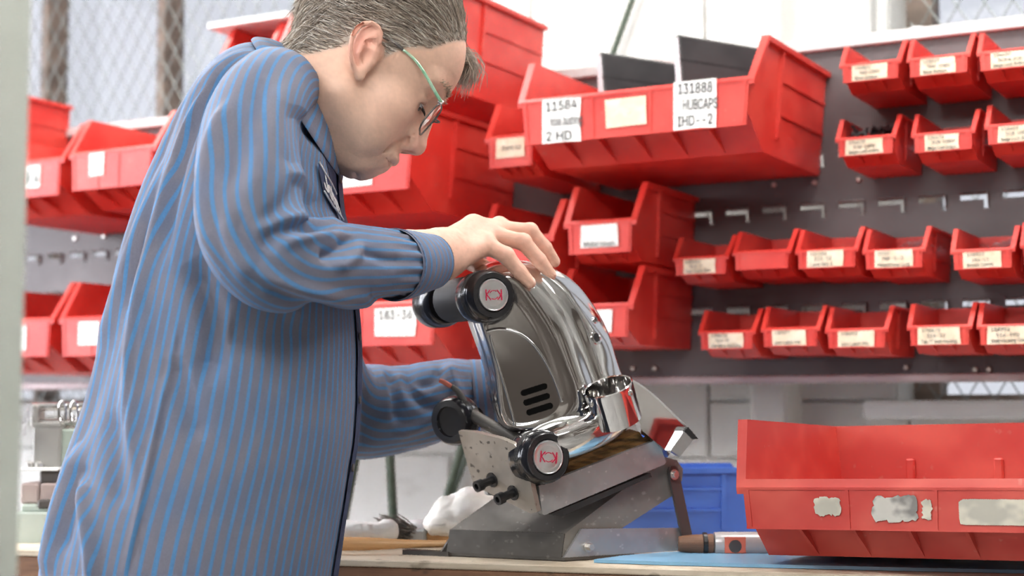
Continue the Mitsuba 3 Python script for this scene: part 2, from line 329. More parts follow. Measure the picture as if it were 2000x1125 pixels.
# left wall with its own large window (outside the frame, lights the room)
g = sbox(CW - .3, 0, E1 + .2, ZT).difference(sbox(0.35, 0.95, 6.0, 2.95))
struct('wall_left', ext(g, 0.2, frame(RO + RT * (S0 - .2), RN, (0, 0, 1), RT)), 'm_roomwall')
labels['window_3'] = {'kind': 'structure'}
add('window_3__frame', join([rbx(S0 - .14, S0 - .06, e, e + .05, .95, 2.95) for e in (.35, 1.35, 2.35, 3.35, 4.35, 5.95)] + [rbx(S0 - .14, S0 - .06, .35, 6.0, z, z + .05) for z in (.95, 1.95, 2.9)]), 'm_frame')
add('window_3__pane', moved(trimesh.Trimesh([[0, .35, .95], [0, 6.0, .95], [0, 6.0, 2.95], [0, .35, 2.95]], [[0, 1, 2], [0, 2, 3]], process=False), frame(RO + RT * (S0 - .1), RT, RN, (0, 0, 1))), 'm_glass')
# fluorescent ceiling lights
for s, e, z, w, lab in ((0.98, 2.25, 2.15, 1.55, 'long white hanging work light close above the bench'), (1.15, 0.55, 2.55, 1.5, 'long white hanging fluorescent light above the right half of the rack'), (-0.75, 0.55, 2.55, 1.5, 'long white hanging fluorescent light above the left half of the rack'),
                        (0.35, 3.1, 2.75, 0.9, 'long white hanging fluorescent light over the middle of the workshop'), (-1.9, 1.9, 2.45, 0.9, 'long white hanging fluorescent light by the left window'), (0.0, 4.3, 2.45, 0.8, 'long white hanging fluorescent light at the back of the workshop')):
    k = thing('ceiling_light', lab, 'ceiling light', 'hanging fluorescent lights')
    add(k + '__housing', join(rbx(s - .62, s + .62, e - .15, e + .15, z, z + .07, .01), rbx(s - .5, s - .49, e - .005, e + .005, z + .07, ZT), rbx(s + .49, s + .5, e - .005, e + .005, z + .07, ZT)), 'm_lampbody')
    d = mikit.ply(rbx(s - .60, s + .60, e - .12, e + .12, z - .12, z - .001, .004), 'm_lampglow'); d['emitter'] = {'type': 'area', 'radiance': rgb(np.array((1.0, 0.985, 0.95)) * LAMP * w)}
    add(k + '__diffuser', d, None)
# grey-green post close to the camera
p = W(66, 20, 1.10); k = thing('post', 'pale grey green painted steel post at the left edge, close by', 'post')
add(k, box((p[0] - .16, 1.0, 0), (p[0], 1.10, ZT), .006), 'm_post')
# ---------------------------------------------------------------- louvred rack
rack = thing('bin_rack', 'long dark louvred steel rack holding rows of red bins', 'rack')
ZB = RE(1500, 749, 0.03)[1]; ZLIP = RE(1500, 733, 0.03)[1]; ZTOP = RE(1640, 74, 0)[1]; ZSTR = RE(1640, 97, 0)[1]
RS0, RS1 = RE(-260, 500, 0)[0], RE(2230, 500, 0)[0]
PITCH = 0.0705
c0 = RE(1925, 392, 0)[0]
cols = [c0 + PITCH * i for i in range(-45, 10) if RS0 + .05 < c0 + PITCH * i < RS1 - .05]
zr = [RE(1700, 399, 0)[1] + d for d in (-0.18, -0.09, 0.0, 0.09)]
zr = [z for z in zr if ZB + .05 < z < ZSTR - .03]
g = sbox(RS0, ZB + .012, RS1, ZTOP)
hol = []
for z in zr:
    for s in cols: hol.append(unary_union([sbox(s - .041, z - .003, s + .004, z + .004), sbox(s - .002, z - .018, s + .004, z + .004)]).buffer(0.0008))
g = g.difference(unary_union(hol))
add(rack + '__panel', ext(g, 0.0016, frame(RO - RN * 0.0008, RT, (0, 0, 1), RN)), 'm_panel')
tab = mikit.ply(join(prism([(-.041, .0008, .0042), (.004, .0008, .0042), (.004, .0075, .0075), (-.041, .0075, .0075)], (0, -.0006, .0012)),
                     prism([(.0042, .0008, -.018), (.0042, .0008, .0044), (.0042, .0075, .0078), (.0042, .0050, -.012)], (.0012, 0, 0))), 'm_tab')
visible_rows = [z for z in zr if abs(z - zr[0]) < 1 ]
nl = 0
for z in zr:
    for s in cols:
        if nl < 298 and RE(40, 500, 0)[0] < s < RE(2040, 400, 0)[0]:
            add(rack + '__louvre', tab, None, M=frame(RK(s, 0, z), RT, RN, (0, 0, 1))); nl += 1
add(rack + '__top_strip', rbx(RS0, RS1, -.004, .012, ZSTR, ZTOP, .002), 'm_strip'); labels[rack + '__top_strip'] = {'label': 'pale painted top strip'}
add(rack + '__bottom_lip', join(rbx(RS0, RS1, -.004, .030, ZB, ZLIP, .003), rbx(RS0, RS1, -.02, .0, ZB, ZB + .05)), 'm_lip'); labels[rack + '__bottom_lip'] = {'label': 'dull pinkish steel bottom lip'}
for px, py in ((1237, 720), (1280, 720), (1771, 718), (1905, 722), (1932, 722), (148, 466), (205, 462), (1512, 361), (1592, 357), (1678, 351)):
    s, z = RE(px, py, 0); add(rack + '__bolt', lathe([(0.0055, 0), (0.0055, .003), (.0035, .005), (0, .005)], RK(s, .0008, z), RN, 12), 'm_bolt')
for x0, y0, x1, y1 in ((697, 880, 668, 1030), (761, 880, 769, 1030), (900, 880, 868, 990)):
    a = W(x0, y0, 2.98); b = W(x1, y1, 2.98); d = (b - a) / (b[2] - a[2])
    s_ = ZB + .04
    top = a + d * (s_ - a[2]); bot = a + d * (0.0 - a[2]); 
    add(rack + '__leg', tube([top, bot], 0.0085, 10), 'm_green'); 
labels[rack + '__leg'] = {'label': 'thin dark green steel leg'}
# leaning rod above the rack
k = thing('leaning_rod', 'thin dark green rod leaning on the white wall behind the black boxes', 'rod')
a, b = (hit(q, r, RK(0, CW + .02, 0), RN) for q, r in ((1237, -6), (1192, 118))); d = b - a
add(k, tube([a - d * 2.2, a + d * (.01 - a[2]) / d[2]], 0.0055, 10), 'm_green')

# ---------------------------------------------------------------- red bins
_BIN = {}
DIM = {'S': (.187, .080, .040, .011, .036, .045), 'M': (.276, .136, .066, .012, .045, .05), 'L': (.375, .182, .103, .030, .053, .085)}
def bin_mesh(kind, Wd, dims=None):
    key = (kind, round(Wd, 3), dims)
    if key in _BIN: return _BIN[key]
    D, H, lt, lb, sy, c = dims or DIM[kind]; t = 0.0028 if kind != 'L' else 0.0036; f = .005 if kind == 'S' else .009; dl = .012 if kind != 'L' else .022
    h = Wd / 2 - f
    prof = [(.0035, lb + dl), (0, lb + dl), (0, lt), (sy, H), (D, H), (D, 0), (c, 0)]
    lip = [(0, lb), (.0035, lb), (.0035, lb + dl + .002), (0, lb + dl + .002)]
    inner = [(t, lb + dl + t), (t, H + .08), (D - t, H + .08), (D - t, t), (c + .4 * t, t)]
    cut = pexy(inner, -(h - t), h - t)
    body = pexy(prof, -h, h) + pexy(lip, -h, h)
    # flange along the top and the slanting front edge
    P = Polygon(prof); fl = LineString([(0, lt), (sy, H), (D, H)]).buffer(f * 0.9).intersection(P)
    body = body + pexy(list(fl.exterior.coords)[:-1], -h - f, h + f)
    # side ribs
    for sgn in (-1, 1):
        x0, x1 = sorted((sgn * (h - .001), sgn * (h + f * .55)))
        yr = sy + (D - sy) * .26; w = f * .8
        body = body + mbox((x0, yr, max(lb, H * .06)), (x1, yr + w, H - .002))
        x0, x1 = sorted((sgn * (h - .001), sgn * (h + f * .4)))
        for q in (.38, .68): body = body + mbox((x0, yr, H * q), (x1, D - .004, H * q + f * .5))
    # label frame on the lip, edge beads
    for x in (-h + .004, h - .008): body = body + mbox((x, -.0016, lb), (x + .004, .002, lt))
    body = body + mbox((-h, -.0016, lt - .003), (h, .002, lt)) + mbox((-h, -.0016, lb), (h, .002, lb + .0025))
    if kind == 'L':
        for x in (-h * .36, h * .16): body = body + mbox((x, -.0018, lb), (x + .004, .002, lt))
    # gussets under the sloping front
    nf = {'S': 2, 'M': 3, 'L': max(2, int(Wd / .075))}[kind]
    for i in range(nf):
        x = -h + 2 * h * (i + 1) / (nf + 1); body = body + pexy([(.001, lb + .001), (c, .0005), (c, .002), (.001, lb + dl + .002)], x - .0022, x + .0022)
    # hanger at the back
    body = body + mbox((-h * .8, D - .001, H - .03), (h * .8, D + .006, H - .012))
    body = body - cut
    m = tm(body); v = np.array(m.vertices); q = 1 - 0.075 * (1 - v[:, 2] / H); v[:, 0] *= q
    m = trimesh.Trimesh(v, m.faces, process=False)
    _BIN[key] = (m, mikit.ply(m, 'm_red', 25), (D, H, lt, lb, h, t)); return _BIN[key]
def card(poly, M, key, bsdf, th=.0006): return add(key, ext(Polygon(poly), th, M), bsdf)
def put_bin(kind, px0, px1, py, label, papers=(), group=None, mat='m_red', dims=None, py1=None, name='storage_bin'):
    """left and right ends and height (pixels) of the lip's upper edge; papers: (u0, u1, v0, v1, bsdf, lines) in fractions of the lip"""
    D = (dims or DIM[kind])[0]; lt = (dims or DIM[kind])[2]
    sa, za = RE(px0, py, D + .004); sb, _ = RE(px1, py, D + .004)
    m, p, (D, H, lt, lb, h, t) = bin_mesh(kind, round(sb - sa, 3), dims)
    k = thing(name, label, 'storage bin', group)
    M = frame(RK((sa + sb) / 2, D + .004, za - lt), RT, -RN, (0, 0, 1))
    add(k + '__body', p, mat, M=M); bin_papers(k, M, h, lt, lb, H, papers)
    return k, M, (D, H, lt, lb, h)
def bin_papers(k, M, h, lt, lb, H, papers):
    tap = 1 - 0.075 * (1 - .5 * (lt + lb) / H)
    for (u0, u1, v0, v1, bs, lines) in papers:
        x0, x1 = (-h + 2 * h * u0) * tap, (-h + 2 * h * u1) * tap; z0, z1 = lb + (lt - lb) * v0, lb + (lt - lb) * v1
        L = M @ frame((0, -.0016, 0), (1, 0, 0), (0, 0, 1), (0, -1, 0))
        w, q = x1 - x0, z1 - z0; j = rng.uniform(-1, 1, (6, 2)) * np.array([w, q]) * .02
        poly = np.array([(x0, z0), (x0 + w * .6, z0), (x1, z0), (x1, z0 + q * .5), (x1, z1), (x0, z1)]) + j
        pk = add(k + '__paper_label', ext(Polygon(poly), .0005, L), bs)
        if lines:
            ls = []; n = len(lines)
            for i, tx in enumerate(lines):
                if not tx: continue
                hh = q * .62 / n * (1 if n > 1 else .8); o = M @ np.array([x0 + w * .08 + w * .12 * (i % 2 == 1), -.0022, z1 - q * (i + .80) / n, 1])
                tm_ = lettering(tx, hh, (0, 0, 0), (1, 0, 0), (0, 1, 0), 0, .0003, bold=True); ex = tm_.bounds[1, 0]; sc = min(1.0, w * .84 / ex)
                tm_.apply_transform(np.diag([sc, 1, 1, 1])); a_ = rng.uniform(-.03, .03); tm_.apply_transform(trimesh.transformations.rotation_matrix(a_, (0, 0, 1)))
                ls.append(moved(tm_, frame(o[:3], M[:3, 0], M[:3, 2], -M[:3, 1])))
            add(pk + '__lettering', join(ls), 'm_ink')
P1 = lambda *l: ((.17, .83, .06, .92, 'm_paper', l),)
B = {}
GA, GB_, GC, GD = 'small red bins in the top row', 'small red bins in the second row', 'small red bins in the third row', 'small red bins in the bottom row'
rows = [
 ('A1', 'S', 1637, 1763, 130, 'small red bin with black lid inside, leftmost of the top right row', ((.17, .82, .06, .92, 'm_paper', ('130802', '368 USED', 'Blue Button')),), GA),
 ('A2', 'S', 1768, 1898, 118, 'small red bin labelled Blue Button, second in the top right row', ((.18, .80, .06, .92, 'm_paper', ('138323', '5GR  USED', 'Blue Button')),), GA),
 ('A3', 'S', 1905, 2036, 105, 'small red bin at the top right corner, cut by the frame', ((.18, .84, .06, .92, 'm_paper', ('134630', 'SCR & 2CR', 'Beige Lock Button')),), GA),
 ('B1', 'S', 1629, 1752, 274, 'small red bin heaped with black clips in the second row', ((.14, .82, .06, .92, 'm_paper', ('134678', '2CB  USED', 'Beige Lock Button')),), GB_),
 ('B2', 'S', 1777, 1907, 265, 'small empty red bin labelled Lock Button in the middle of the second row', ((.18, .78, .06, .92, 'm_paper', ('136676', '3CB  USED', 'Beige Lock Button')),), GB_),
 ('B3', 'S', 1920, 2050, 248, 'small red bin at the right edge of the second row, cut by the frame', ((.18, .84, .06, .92, 'm_paper', ('136669', '3CB  USED', 'Beige Lock Button')),), GB_),
 ('C0', 'S', 1312, 1425, 506, 'small red bin with stained label, first in the third row beside the medium bin', ((.16, .80, .06, .92, 'm_paper', ('138442', '516-2', 'Fan Case Rev')),), GC),
 ('C1', 'S', 1428, 1547, 495, 'small red bin without paper label in the third row', (), GC),
 ('C2', 'S', 1551, 1678, 492, 'small red bin with pale torn label in the third row', ((.16, .80, .06, .98, 'm_paper', ('131102', '516-12', 'Lock Nut 6')),), GC),
 ('C3', 'S', 1682, 1810, 492, 'small red bin holding a clear plastic bag in the third row', ((.16, .84, .06, 1.0, 'm_paper', ('1010', 'PBF-1-2', 'Headcrew bolt')),), GC),
 ('C4', 'S', 1853, 1985, 492, 'small red bin labelled Brush Comb after the gap in the third row', ((.18, .84, .06, .92, 'm_paper', ('138012', '184-11', 'Brush Comb')),), GC),
 ('C5', 'S', 1990, 2120, 480, 'sliver of a small red bin at the right edge of the third row', (), GC),
 ('D0', 'S', 1361, 1477, 650, 'small red bin with a round lid inside, first in the bottom row', ((.16, .84, .06, .94, 'm_paper', ('138470', '516-4', 'Fan Mod Housing')),), GD),
 ('D1', 'S', 1483, 1604, 644, 'small red bin with smudged label, second in the bottom row', ((.16, .80, .06, .94, 'm_paper', ('135577', '', 'Dirt Latch Pin')),), GD),
 ('D2', 'S', 1609, 1737, 646, 'small red bin labelled Dirt Latch Pin beside the gap in the bottom row', ((.18, .82, .06, .94, 'm_paper', ('138993', '', 'Dirt Latch Pin')),), GD),
 ('D3', 'S', 1769, 1901, 640, 'small red bin with a silver disc inside, after the gap in the bottom row', ((.14, .86, .04, .98, 'm_paper', ('170675', '516-12', 'Fan FT Mod Housing')),), GD),
 ('D4', 'S', 1905, 2040, 638, 'small red bin labelled Shell Housing at the right edge of the bottom row', ((.12, .88, .04, .98, 'm_paper', ('158956', '516-990', 'Shell Housing Cover')),), GD),
 ('M0', 'M', 938, 1084, 470, 'medium red bin behind the raised hand', (), None),
 ('M1', 'M', 1098, 1246, 438, 'medium red bin with stained white label to the right of the hand', ((.20, .80, .18, .92, 'm_white_paper', ('', '', 'Motor brush')),), None),
 ('M2', 'M', 1088, 1240, 600, 'medium red bin low behind the polished housing', ((.22, .76, .14, .86, 'm_white_paper', ()),), None),
 ('M3', 'M', 945, 1050, 272, 'medium red bin half hidden under the widest top bin', ((.17, .84, .30, .96, 'm_paper', ('', 'Cord 12', '')),), None),
 ('L1', 'L', 1004, 1482, 203, 'widest red bin with two black boxes and handwritten white notes', ((.09, .27, -.02, 1.0, 'm_white_paper', ('11584', 'hose bushing', '2 HD')), (.385, .57, .22, .86, 'm_paper', ('', '', '')), (.69, .87, .02, 1.10, 'm_white_paper', ('131888', 'HUBCAPS', 'IHD--2'))), None),
 ('L2', 'L', 446, 818, 322, 'large red bin behind the bowed head, white note on its lip', ((.62, .80, .16, 1.0, 'm_white_paper', ()),), None),
 ('L3', 'L', 535, 876, 96, 'large red bin at the top, behind the grey hair', (), None),
 ('L4', 'L', 500, 866, 604, 'large red bin between the two sleeves, white note on its lip', ((.67, .90, .22, .90, 'm_white_paper', ('183-36', '')),), None),
 ('L5', 'L', 132, 308, 304, 'large red bin left of the back, with a blank white note', ((.22, .41, .36, .98, 'm_white_paper', ()),), None),
 ('L6', 'L', -70, 128, 330, 'large red bin beside the post with a marked white note', ((.62, .80, .25, .90, 'm_white_paper', ('R 4',)),), None),
 ('M8', 'M', 424, 528, 116, 'medium red bin above the shoulder with a white tray on top', (), None),
 ('N1', 'L', 112, 312, 625, 'large red bin low on the left behind the blue shirt', ((.19, .42, .28, .92, 'm_white_paper', ()),), None),
 ('N0', 'L', -95, 108, 632, 'large red bin low on the left beside the post', ((.66, .77, .18, .86, 'm_white_paper', ()),), None),
 ('L7', 'L', -330, -110, 250, 'tall red bin at the far left, seen past the post', (), None),
]
for nm, kind, a, b, y, lab, pap, grp in rows:
    B[nm] = put_bin(kind, a, b, y, lab, pap, grp, 'm_red')
# ---------------------------------------------------------------- workbench
UZ = np.array([0, 0, 1.0])
def BH(px, py, z=BENCH): return hit(px, py, (0, 0, z), UZ)
b0 = BH(1000, 1102); BT = np.array([1, -0.3, 0]) / math.hypot(1, .3); BD = np.array([0.3, 1, 0]) / math.hypot(1, .3)
BF = frame(b0, BT, BD, UZ)
bench = thing('workbench', 'worn wooden workbench across the bottom of the picture', 'workbench')
add(bench + '__top', moved(box((-.85, 0, -.009), (1.15, .56, 0), .0015), BF), 'm_benchtop')
add(bench + '__apron', moved(box((-.85, .002, -.15), (1.15, .56, -.009), .002), BF), 'm_benchside'); labels[bench + '__apron'] = {'label': 'dark brown wooden front edge'}
for x in (-.8, 1.08):
    for y in (.03, .47): add(bench + '__leg', moved(box((x, y, -BENCH), (x + .07, y + .07, -.15), .004), BF), 'm_benchside')
k = thing('bench_mat', 'wavy light blue plastic sheet lying on the workbench under the red bin', 'plastic sheet')
mp = [(1160, 1099), (1215, 1091), (1300, 1084), (1385, 1081), (1408, 1076), (1480, 1079), (1700, 1084), (2090, 1090), (2090, 1122), (1800, 1116), (1500, 1109), (1300, 1104)]
add(k, prism([BH(*q, BENCH + .0006) for q in mp], (0, 0, .0042)), 'm_mat')

# ---------------------------------------------------------------- red bin on the bench
BD_ = (.36, .168, .084, .034, .030, .060)
m, p, (D, H, lt, lb, h, t) = bin_mesh('L', .44, BD_)
cut = box((-.30, D - .010, .03), (-.29, D, .14))
k = thing('storage_bin', 'big worn red bin with three torn notes, standing on the blue plastic sheet', 'storage bin')
psi = math.radians(31); bx_, by_ = np.array([math.cos(psi), -math.sin(psi), 0]), np.array([math.sin(psi), math.cos(psi), 0])
tl = math.radians(2.0); by2 = by_ * math.cos(tl) - UZ * math.sin(tl); bz2 = np.cross(bx_, by2)
rl = math.radians(-1.4); bx3 = bx_ * math.cos(rl) - bz2 * math.sin(rl); bz3 = np.cross(bx3, by2)
lc = W(1438, 966, 1.93)                                # the lip's upper left corner
tap = 1 - .075 * (1 - lt / H)
M = frame(lc - bx3 * (-(h + .009) * tap) - bz3 * lt, bx3, by2, bz3)
low = min((M @ np.r_[v, 1])[2] for v in m.vertices); M[2, 3] += max(0, BENCH + .005 - low)
add(k + '__body', p, 'm_red_dusty', M=M)
for x in (.02, .075, -.10): add(k + '__rib', moved(box((x - .006, D - .012, .03), (x + .006, D - t + .001, H * .72), .002), M), 'm_red_dusty')
tp = 1 - .075 * (1 - .5 * (lt + lb) / H); Lm = M @ frame((0, -.0016, 0), (1, 0, 0), (0, 0, 1), (0, -1, 0)); tr = np.random.default_rng(5)
for u0, u1, v0, v1, torn, bs in ((.222, .302, .34, .76, .0035, 'm_dirty_paper'), (.40, .532, .22, .80, .0045, 'm_grimy_paper'), (.545, .573, .26, .72, .003, 'm_dirty_paper'), (.65, .90, .16, .74, .0004, 'm_dirty_paper')):
    x0, x1, z0, z1 = (-h + 2 * h * u0) * tp, (-h + 2 * h * u1) * tp, lb + (lt - lb) * v0, lb + (lt - lb) * v1
    ring_ = sbox(x0, z0, x1, z1).buffer(-.003).buffer(.003) if torn < .001 else sbox(x0, z0, x1, z1).buffer(-.003).buffer(.0028)
    pts_ = [ring_.exterior.interpolate(t_, normalized=True).coords[0] for t_ in np.linspace(0, 1, 40, endpoint=False)]
    add(k + '__torn_label', ext(Polygon([(a + tr.uniform(-torn, torn) * .5, b + tr.uniform(-torn, torn) * .5) for a, b in pts_]).buffer(0), .0005, Lm), bs)

pr('m_grimy_paper', tex((0.20, 0.19, 0.18), (0.52, 0.50, 0.46), 60), 0.85)
# ---------------------------------------------------------------- blue bin behind the stand
_, p, (D, H, lt, lb, h, t) = bin_mesh('L', .22, (.26, .108, .056, .014, .04, .05))
k = thing('storage_bin', 'blue plastic bin with ribbed side between the metal stand and the red bin', 'storage bin')
o = W(1215, 1040, 2.38); a = math.radians(6); X = np.array([math.cos(a), math.sin(a), 0]); Yv = np.array([-math.sin(a), math.cos(a), 0])
add(k + '__body', p, 'm_blue', M=frame(np.array([o[0], o[1], BENCH]) + X * .26 + Yv * .11, Yv, -X, UZ))

# ---------------------------------------------------------------- tools and clutter on the bench
def lying(px0, py0, px1, py1, Y, r): return W(px0, py0, Y), W(px1, py1, Y)
k = thing('hand_tool', 'clear barrelled hand tool with red and black badge in front of the blue bin', 'hand tool')
zc_ = BENCH + .0165; q = lambda px: hit(px, 1051, (0, 2.12, 0), (0, 1, 0)) * np.array([1, 1, 0]) + np.array([0, 0, zc_])
ax = np.array([1.0, 0, 0])
add(k + '__barrel', lathe([(.004, 0), (.0155, .002), (.016, .01), (.016, .075), (.012, .082), (0, .083)], q(1392), ax, 28), 'm_clearhandle')
add(k + '__grip', lathe([(0, -.046), (.010, -.046), (.012, -.03), (.013, -.012), (.0135, 0), (0, 0.0005)], q(1392), ax, 24), 'm_benchside')
add(k + '__ring', lathe([(.0125, -.014), (.0152, -.013), (.0152, -.008), (.0125, -.007)], q(1392), ax, 24), 'm_black')
add(k + '__badge', moved(box((-.013, -.0008, -.011), (.015, .001, .0105), .0003), frame(q(1431) + np.array([0, -.0160, 0]), ax, (0, 1, 0), UZ)), 'm_orange')
add(k + '__badge_disc', lathe([(.0085, 0), (.0085, .0008), (0, .0009)], q(1431) + np.array([.001, -.0166, -.002]), (0, -1, 0), 24), 'm_strap')
k = thing('metal_strip', 'flat black steel strip lying under the clear hand tool', 'metal strip')
a_ = BH(1362, 1076); b_ = BH(1478, 1078); 
add(k, prism([a_, b_, b_ + np.array([0, .018, 0]), a_ + np.array([0, .018, 0])], (0, 0, .0045)), 'm_tool')
k = thing('hammer', 'wooden hammer handle lying along the bench edge beside the shirt', 'hammer')
hp = [(520, 1063, 13), (600, 1063, 13.5), (680, 1064, 13.5), (730, 1065, 12.5), (770, 1065, 10), (820, 1063, 8), (872, 1061, 7)]
def hy(px): return BH(px, 1084)[1] + 0.006
pts = [W(a, b, hy(a)) for a, b, r in hp]; zlow = min(p_[2] - r / 1480 for p_, (a, b, r) in zip(pts, hp)); 
pts = [p_ * np.array([1, 1, 0]) + np.array([0, 0, BENCH + .0145]) for p_ in pts]
add(k + '__handle', tube(pts, [r / 1480 for a, b, r in hp], 20, 40), 'm_handle')
hd = pts[0]; add(k + '__head', lathe([(0, -.045), (.011, -.045), (.0135, -.04), (.0115, -.02), (.0125, 0), (.0115, .02), (.0135, .04), (.011, .045), (0, .045)], hd + np.array([0, .0, 0]), BD, 20), 'm_tool')
k = thing('flat_file', 'dark flat file lying under the end of the hammer handle', 'file')
a_, b_ = BH(786, 1083), BH(876, 1087); add(k, prism([a_, b_, b_ + BD * .02, a_ + BD * .02], (0, 0, .006)), 'm_tool')
k = thing('dust_brush', 'small brush with dark bristles lying behind the hammer handle', 'brush')
br = np.random.default_rng(3); bs = []
bc = BH(792, 1072) + BD * .035 + np.array([0, 0, .017])
for i in range(260):
    o_ = bc + np.array([br.uniform(-.006, .004), br.uniform(-.016, .016), br.uniform(-.009, .011)]); d_ = np.array([-.042 + br.uniform(-.012, .014), br.uniform(-.016, .016), br.uniform(-.006, .022)])
    bs.append(tube([o_, o_ + d_ * .55 + np.array([0, 0, .001]), o_ + d_], [.0009, .0008, .0003], 4))
kk = add(k + '__bristles', join(bs), 'm_bristle'); labels[kk] = {'label': 'dark splayed bristles', 'kind': 'stuff'}
add(k + '__ferrule', moved(box((-.004, -.015, -.009), (.022, .015, .009), .003), frame(bc, BT, BD, UZ)), 'm_cast')
add(k + '__handle', tube([bc + BT * .02, bc + BT * .07 - UZ * .004, bc + BT * .15 - UZ * .007], [.008, .0055, .006], 12, 16), 'm_handle')
def blob(fn, lo, hi, h, amp, f, seed=0):
    m = surfnet(fn, lo, hi, h); v = np.array(m.vertices); n = np.array(m.vertex_normals)
    d = (np.abs(meshkit.fbm(v * f, 3, seed) - .5) * 2); v += n * (d[:, None] - .3) * amp
    return trimesh.Trimesh(v, m.faces, process=False)
c1 = BH(715, 1050); Yc = c1[1]
k = thing('crumpled_paper', 'crumpled grey white paper lying behind the dark brush', 'paper')
A = lambda px, py, Y: W(px, py, Y)
def fpaper(p):
    d = smin(ell(p, W(670, 1038, 2.22), (.05, .04, .016)), ell(p, W(757, 1036, 2.24), (.017, .03, .017)), .012); return smax(smin(d, ell(p, W(715, 1040, 2.22), (.03, .03, .012)), .01), BENCH + .003 - p[:, 2], .003)
lo = W(640, 1050, 2.14); hi = W(790, 1005, 2.32); add(k, blob(fpaper, (lo[0] - .07, 2.14, BENCH - .01), (hi[0] + .02, 2.30, .97), .0028, .004, 60), 'm_white_paper', True)
k = thing('cloth_rag', 'bunched white cloth rag behind the left end of the metal stand', 'cloth')
def frag(p):
    d = ell(p, W(925, 995, 2.29), (.042, .05, .034)); d = smin(d, ell(p, W(880, 1012, 2.27), (.036, .04, .024)), .02); d = smin(d, ell(p, W(955, 990, 2.32), (.045, .04, .030)), .02)
    d = smin(d, ell(p, W(852, 1028, 2.25), (.018, .03, .014)), .01); d = smin(d, cap(p, W(900, 1035, 2.25), W(985, 1040, 2.25), .018, .016), .02)
    return smax(d, BENCH + .003 - p[:, 2], .004)
lo, hi = W(815, 1060, 2.25), W(1010, 940, 2.25); add(k, blob(frag, (lo[0], 2.18, BENCH - .01), (hi[0], 2.42, hi[2]), .003, .010, 30, 2), 'm_cloth', True)
k = thing('small_bowl', 'small pale upturned bowl beside the white rag', 'bowl')
o = W(812, 1045, 2.31); o = np.array([o[0], o[1], BENCH]); add(k, lathe([(.0, 0), (.029, 0), (.030, .006), (.027, .018), (.020, .029), (.010, .035), (0, .036)], o, UZ, 32), 'm_greyplastic', 40)
# machine behind the man
k = thing('bench_machine', 'grey metal bench machine with chrome bars behind the shirt at the left', 'machine')
Ym = 2.36
def mb(x0, y0, x1, y1, Y0, dep, b=.003):
    a, c = W(x0, y1, Y0), W(x1, y0, Y0); return box((a[0], Y0, a[2]), (c[0], Y0 + dep, c[2]), b)
add(k + '__base', join(mb(25, 1000, 190, 1064, Ym - .03, .16), mb(40, 985, 100, 1001, Ym - .02, .12)), 'm_palegreen')
add(k + '__body', mb(62, 832, 118, 918, Ym + .02, .11), 'm_machine'); add(k + '__column', mb(112, 838, 190, 1002, Ym + .03, .1), 'm_palegreen')
add(k + '__dark_block', join(mb(76, 920, 125, 945, Ym, .1), mb(72, 976, 190, 994, Ym - .025, .05)), 'm_strap')
add(k + '__drawer', mb(38, 944, 76, 984, Ym - .01, .1), 'm_pinkish'); add(k + '__drawer', mb(77, 944, 130, 984, Ym - .01, .1), 'm_pinkish')
add(k + '__plate', mb(36, 914, 112, 920, Ym - .01, .12, .001), 'm_sill')
for x in (58, 76): add(k + '__knob', lathe([(.004, 0), (.006, .002), (.006, .007), (.003, .010), (0, .010)], W(x, 914, Ym + .01), UZ, 16), 'm_bolt')
for y in (795, 826): add(k + '__rail', tube([W(62, y, Ym + .05), W(190, y - 2, Ym + .05)], .0062 if y < 800 else .005, 14), 'm_chrome')
for x in (122, 145): add(k + '__ring', tube([W(x + 7 * math.cos(t_), 806 + 22 * math.sin(t_), Ym + .045) for t_ in np.linspace(0, 2 * math.pi, 20)], .0022, 8), 'm_chrome')
add(k + '__bracket', join(mb(58, 790, 70, 834, Ym + .03, .05), mb(62, 826, 118, 834, Ym + .02, .11, .001)), 'm_machine')
k = thing('plastic_wrap', 'crinkled strip of clear plastic hanging from the bench machine beside the post', 'plastic wrap')
lo = W(40, 855, Ym); g_ = np.linspace(0, 1, 14); vs = []
for i in g_:
    for j in np.linspace(0, 1, 6):
        c_ = W(60 - 18 * i + 16 * (j - .5) * (1 - .3 * i) + 4 * math.sin(9 * i + 5 * j), 788 + 62 * i, Ym - .01 + .012 * math.sin(11 * i + 7 * j)); vs.append(c_)
fs = [(a * 6 + b, a * 6 + b + 1, a * 6 + b + 7, a * 6 + b + 6) for a in range(13) for b in range(5)]
add(k, (np.array(vs), np.array(fs)), 'm_bag')
# things in and on the rack's bins
def in_bin(nm): return B[nm][1]
for nm, xs in (('L1', ((-.058, .12, .150, .112), (.080, .12, .165, .130))),):
    M = in_bin(nm)
    for i, (x, y, z0, hh) in enumerate(xs):
        k = thing('black_box', ('lower flat black box with a groove, left one in the widest red bin', 'taller flat black box with a groove, right one in the widest red bin')[i], 'box')
        rot = trimesh.transformations.rotation_matrix(math.radians(62), (0, 0, 1)) @ trimesh.transformations.rotation_matrix(-.10, (1, 0, 0)); rot[:3, 3] = ((-.082, .062)[i], .085, .012)
        hz, ln = (.188, .202)[i], (.165, .185)[i]; R3 = M @ rot
        add(k + '__case', moved(box((0, 0, 0), (ln, .016, hz), .004), R3), 'm_blackbox', 30)
        add(k + '__groove', moved(box((-.0005, -.0005, hz - .046), (ln + .0005, .0165, hz - .043)), R3), 'm_black')
        add(k + '__edge', moved(box((-.0016, .001, .01), (.0015, .015, hz - .005), .001), R3), 'm_greyplastic')
k = thing('clip_heap', 'heap of black plastic clips in the small bin of the second row', 'clips'); labels[k]['kind'] = 'stuff'; del labels[k]['category']
labels[k] = {'label': 'heap of black plastic clips in the small bin of the second row', 'category': 'clips', 'kind': 'stuff'}
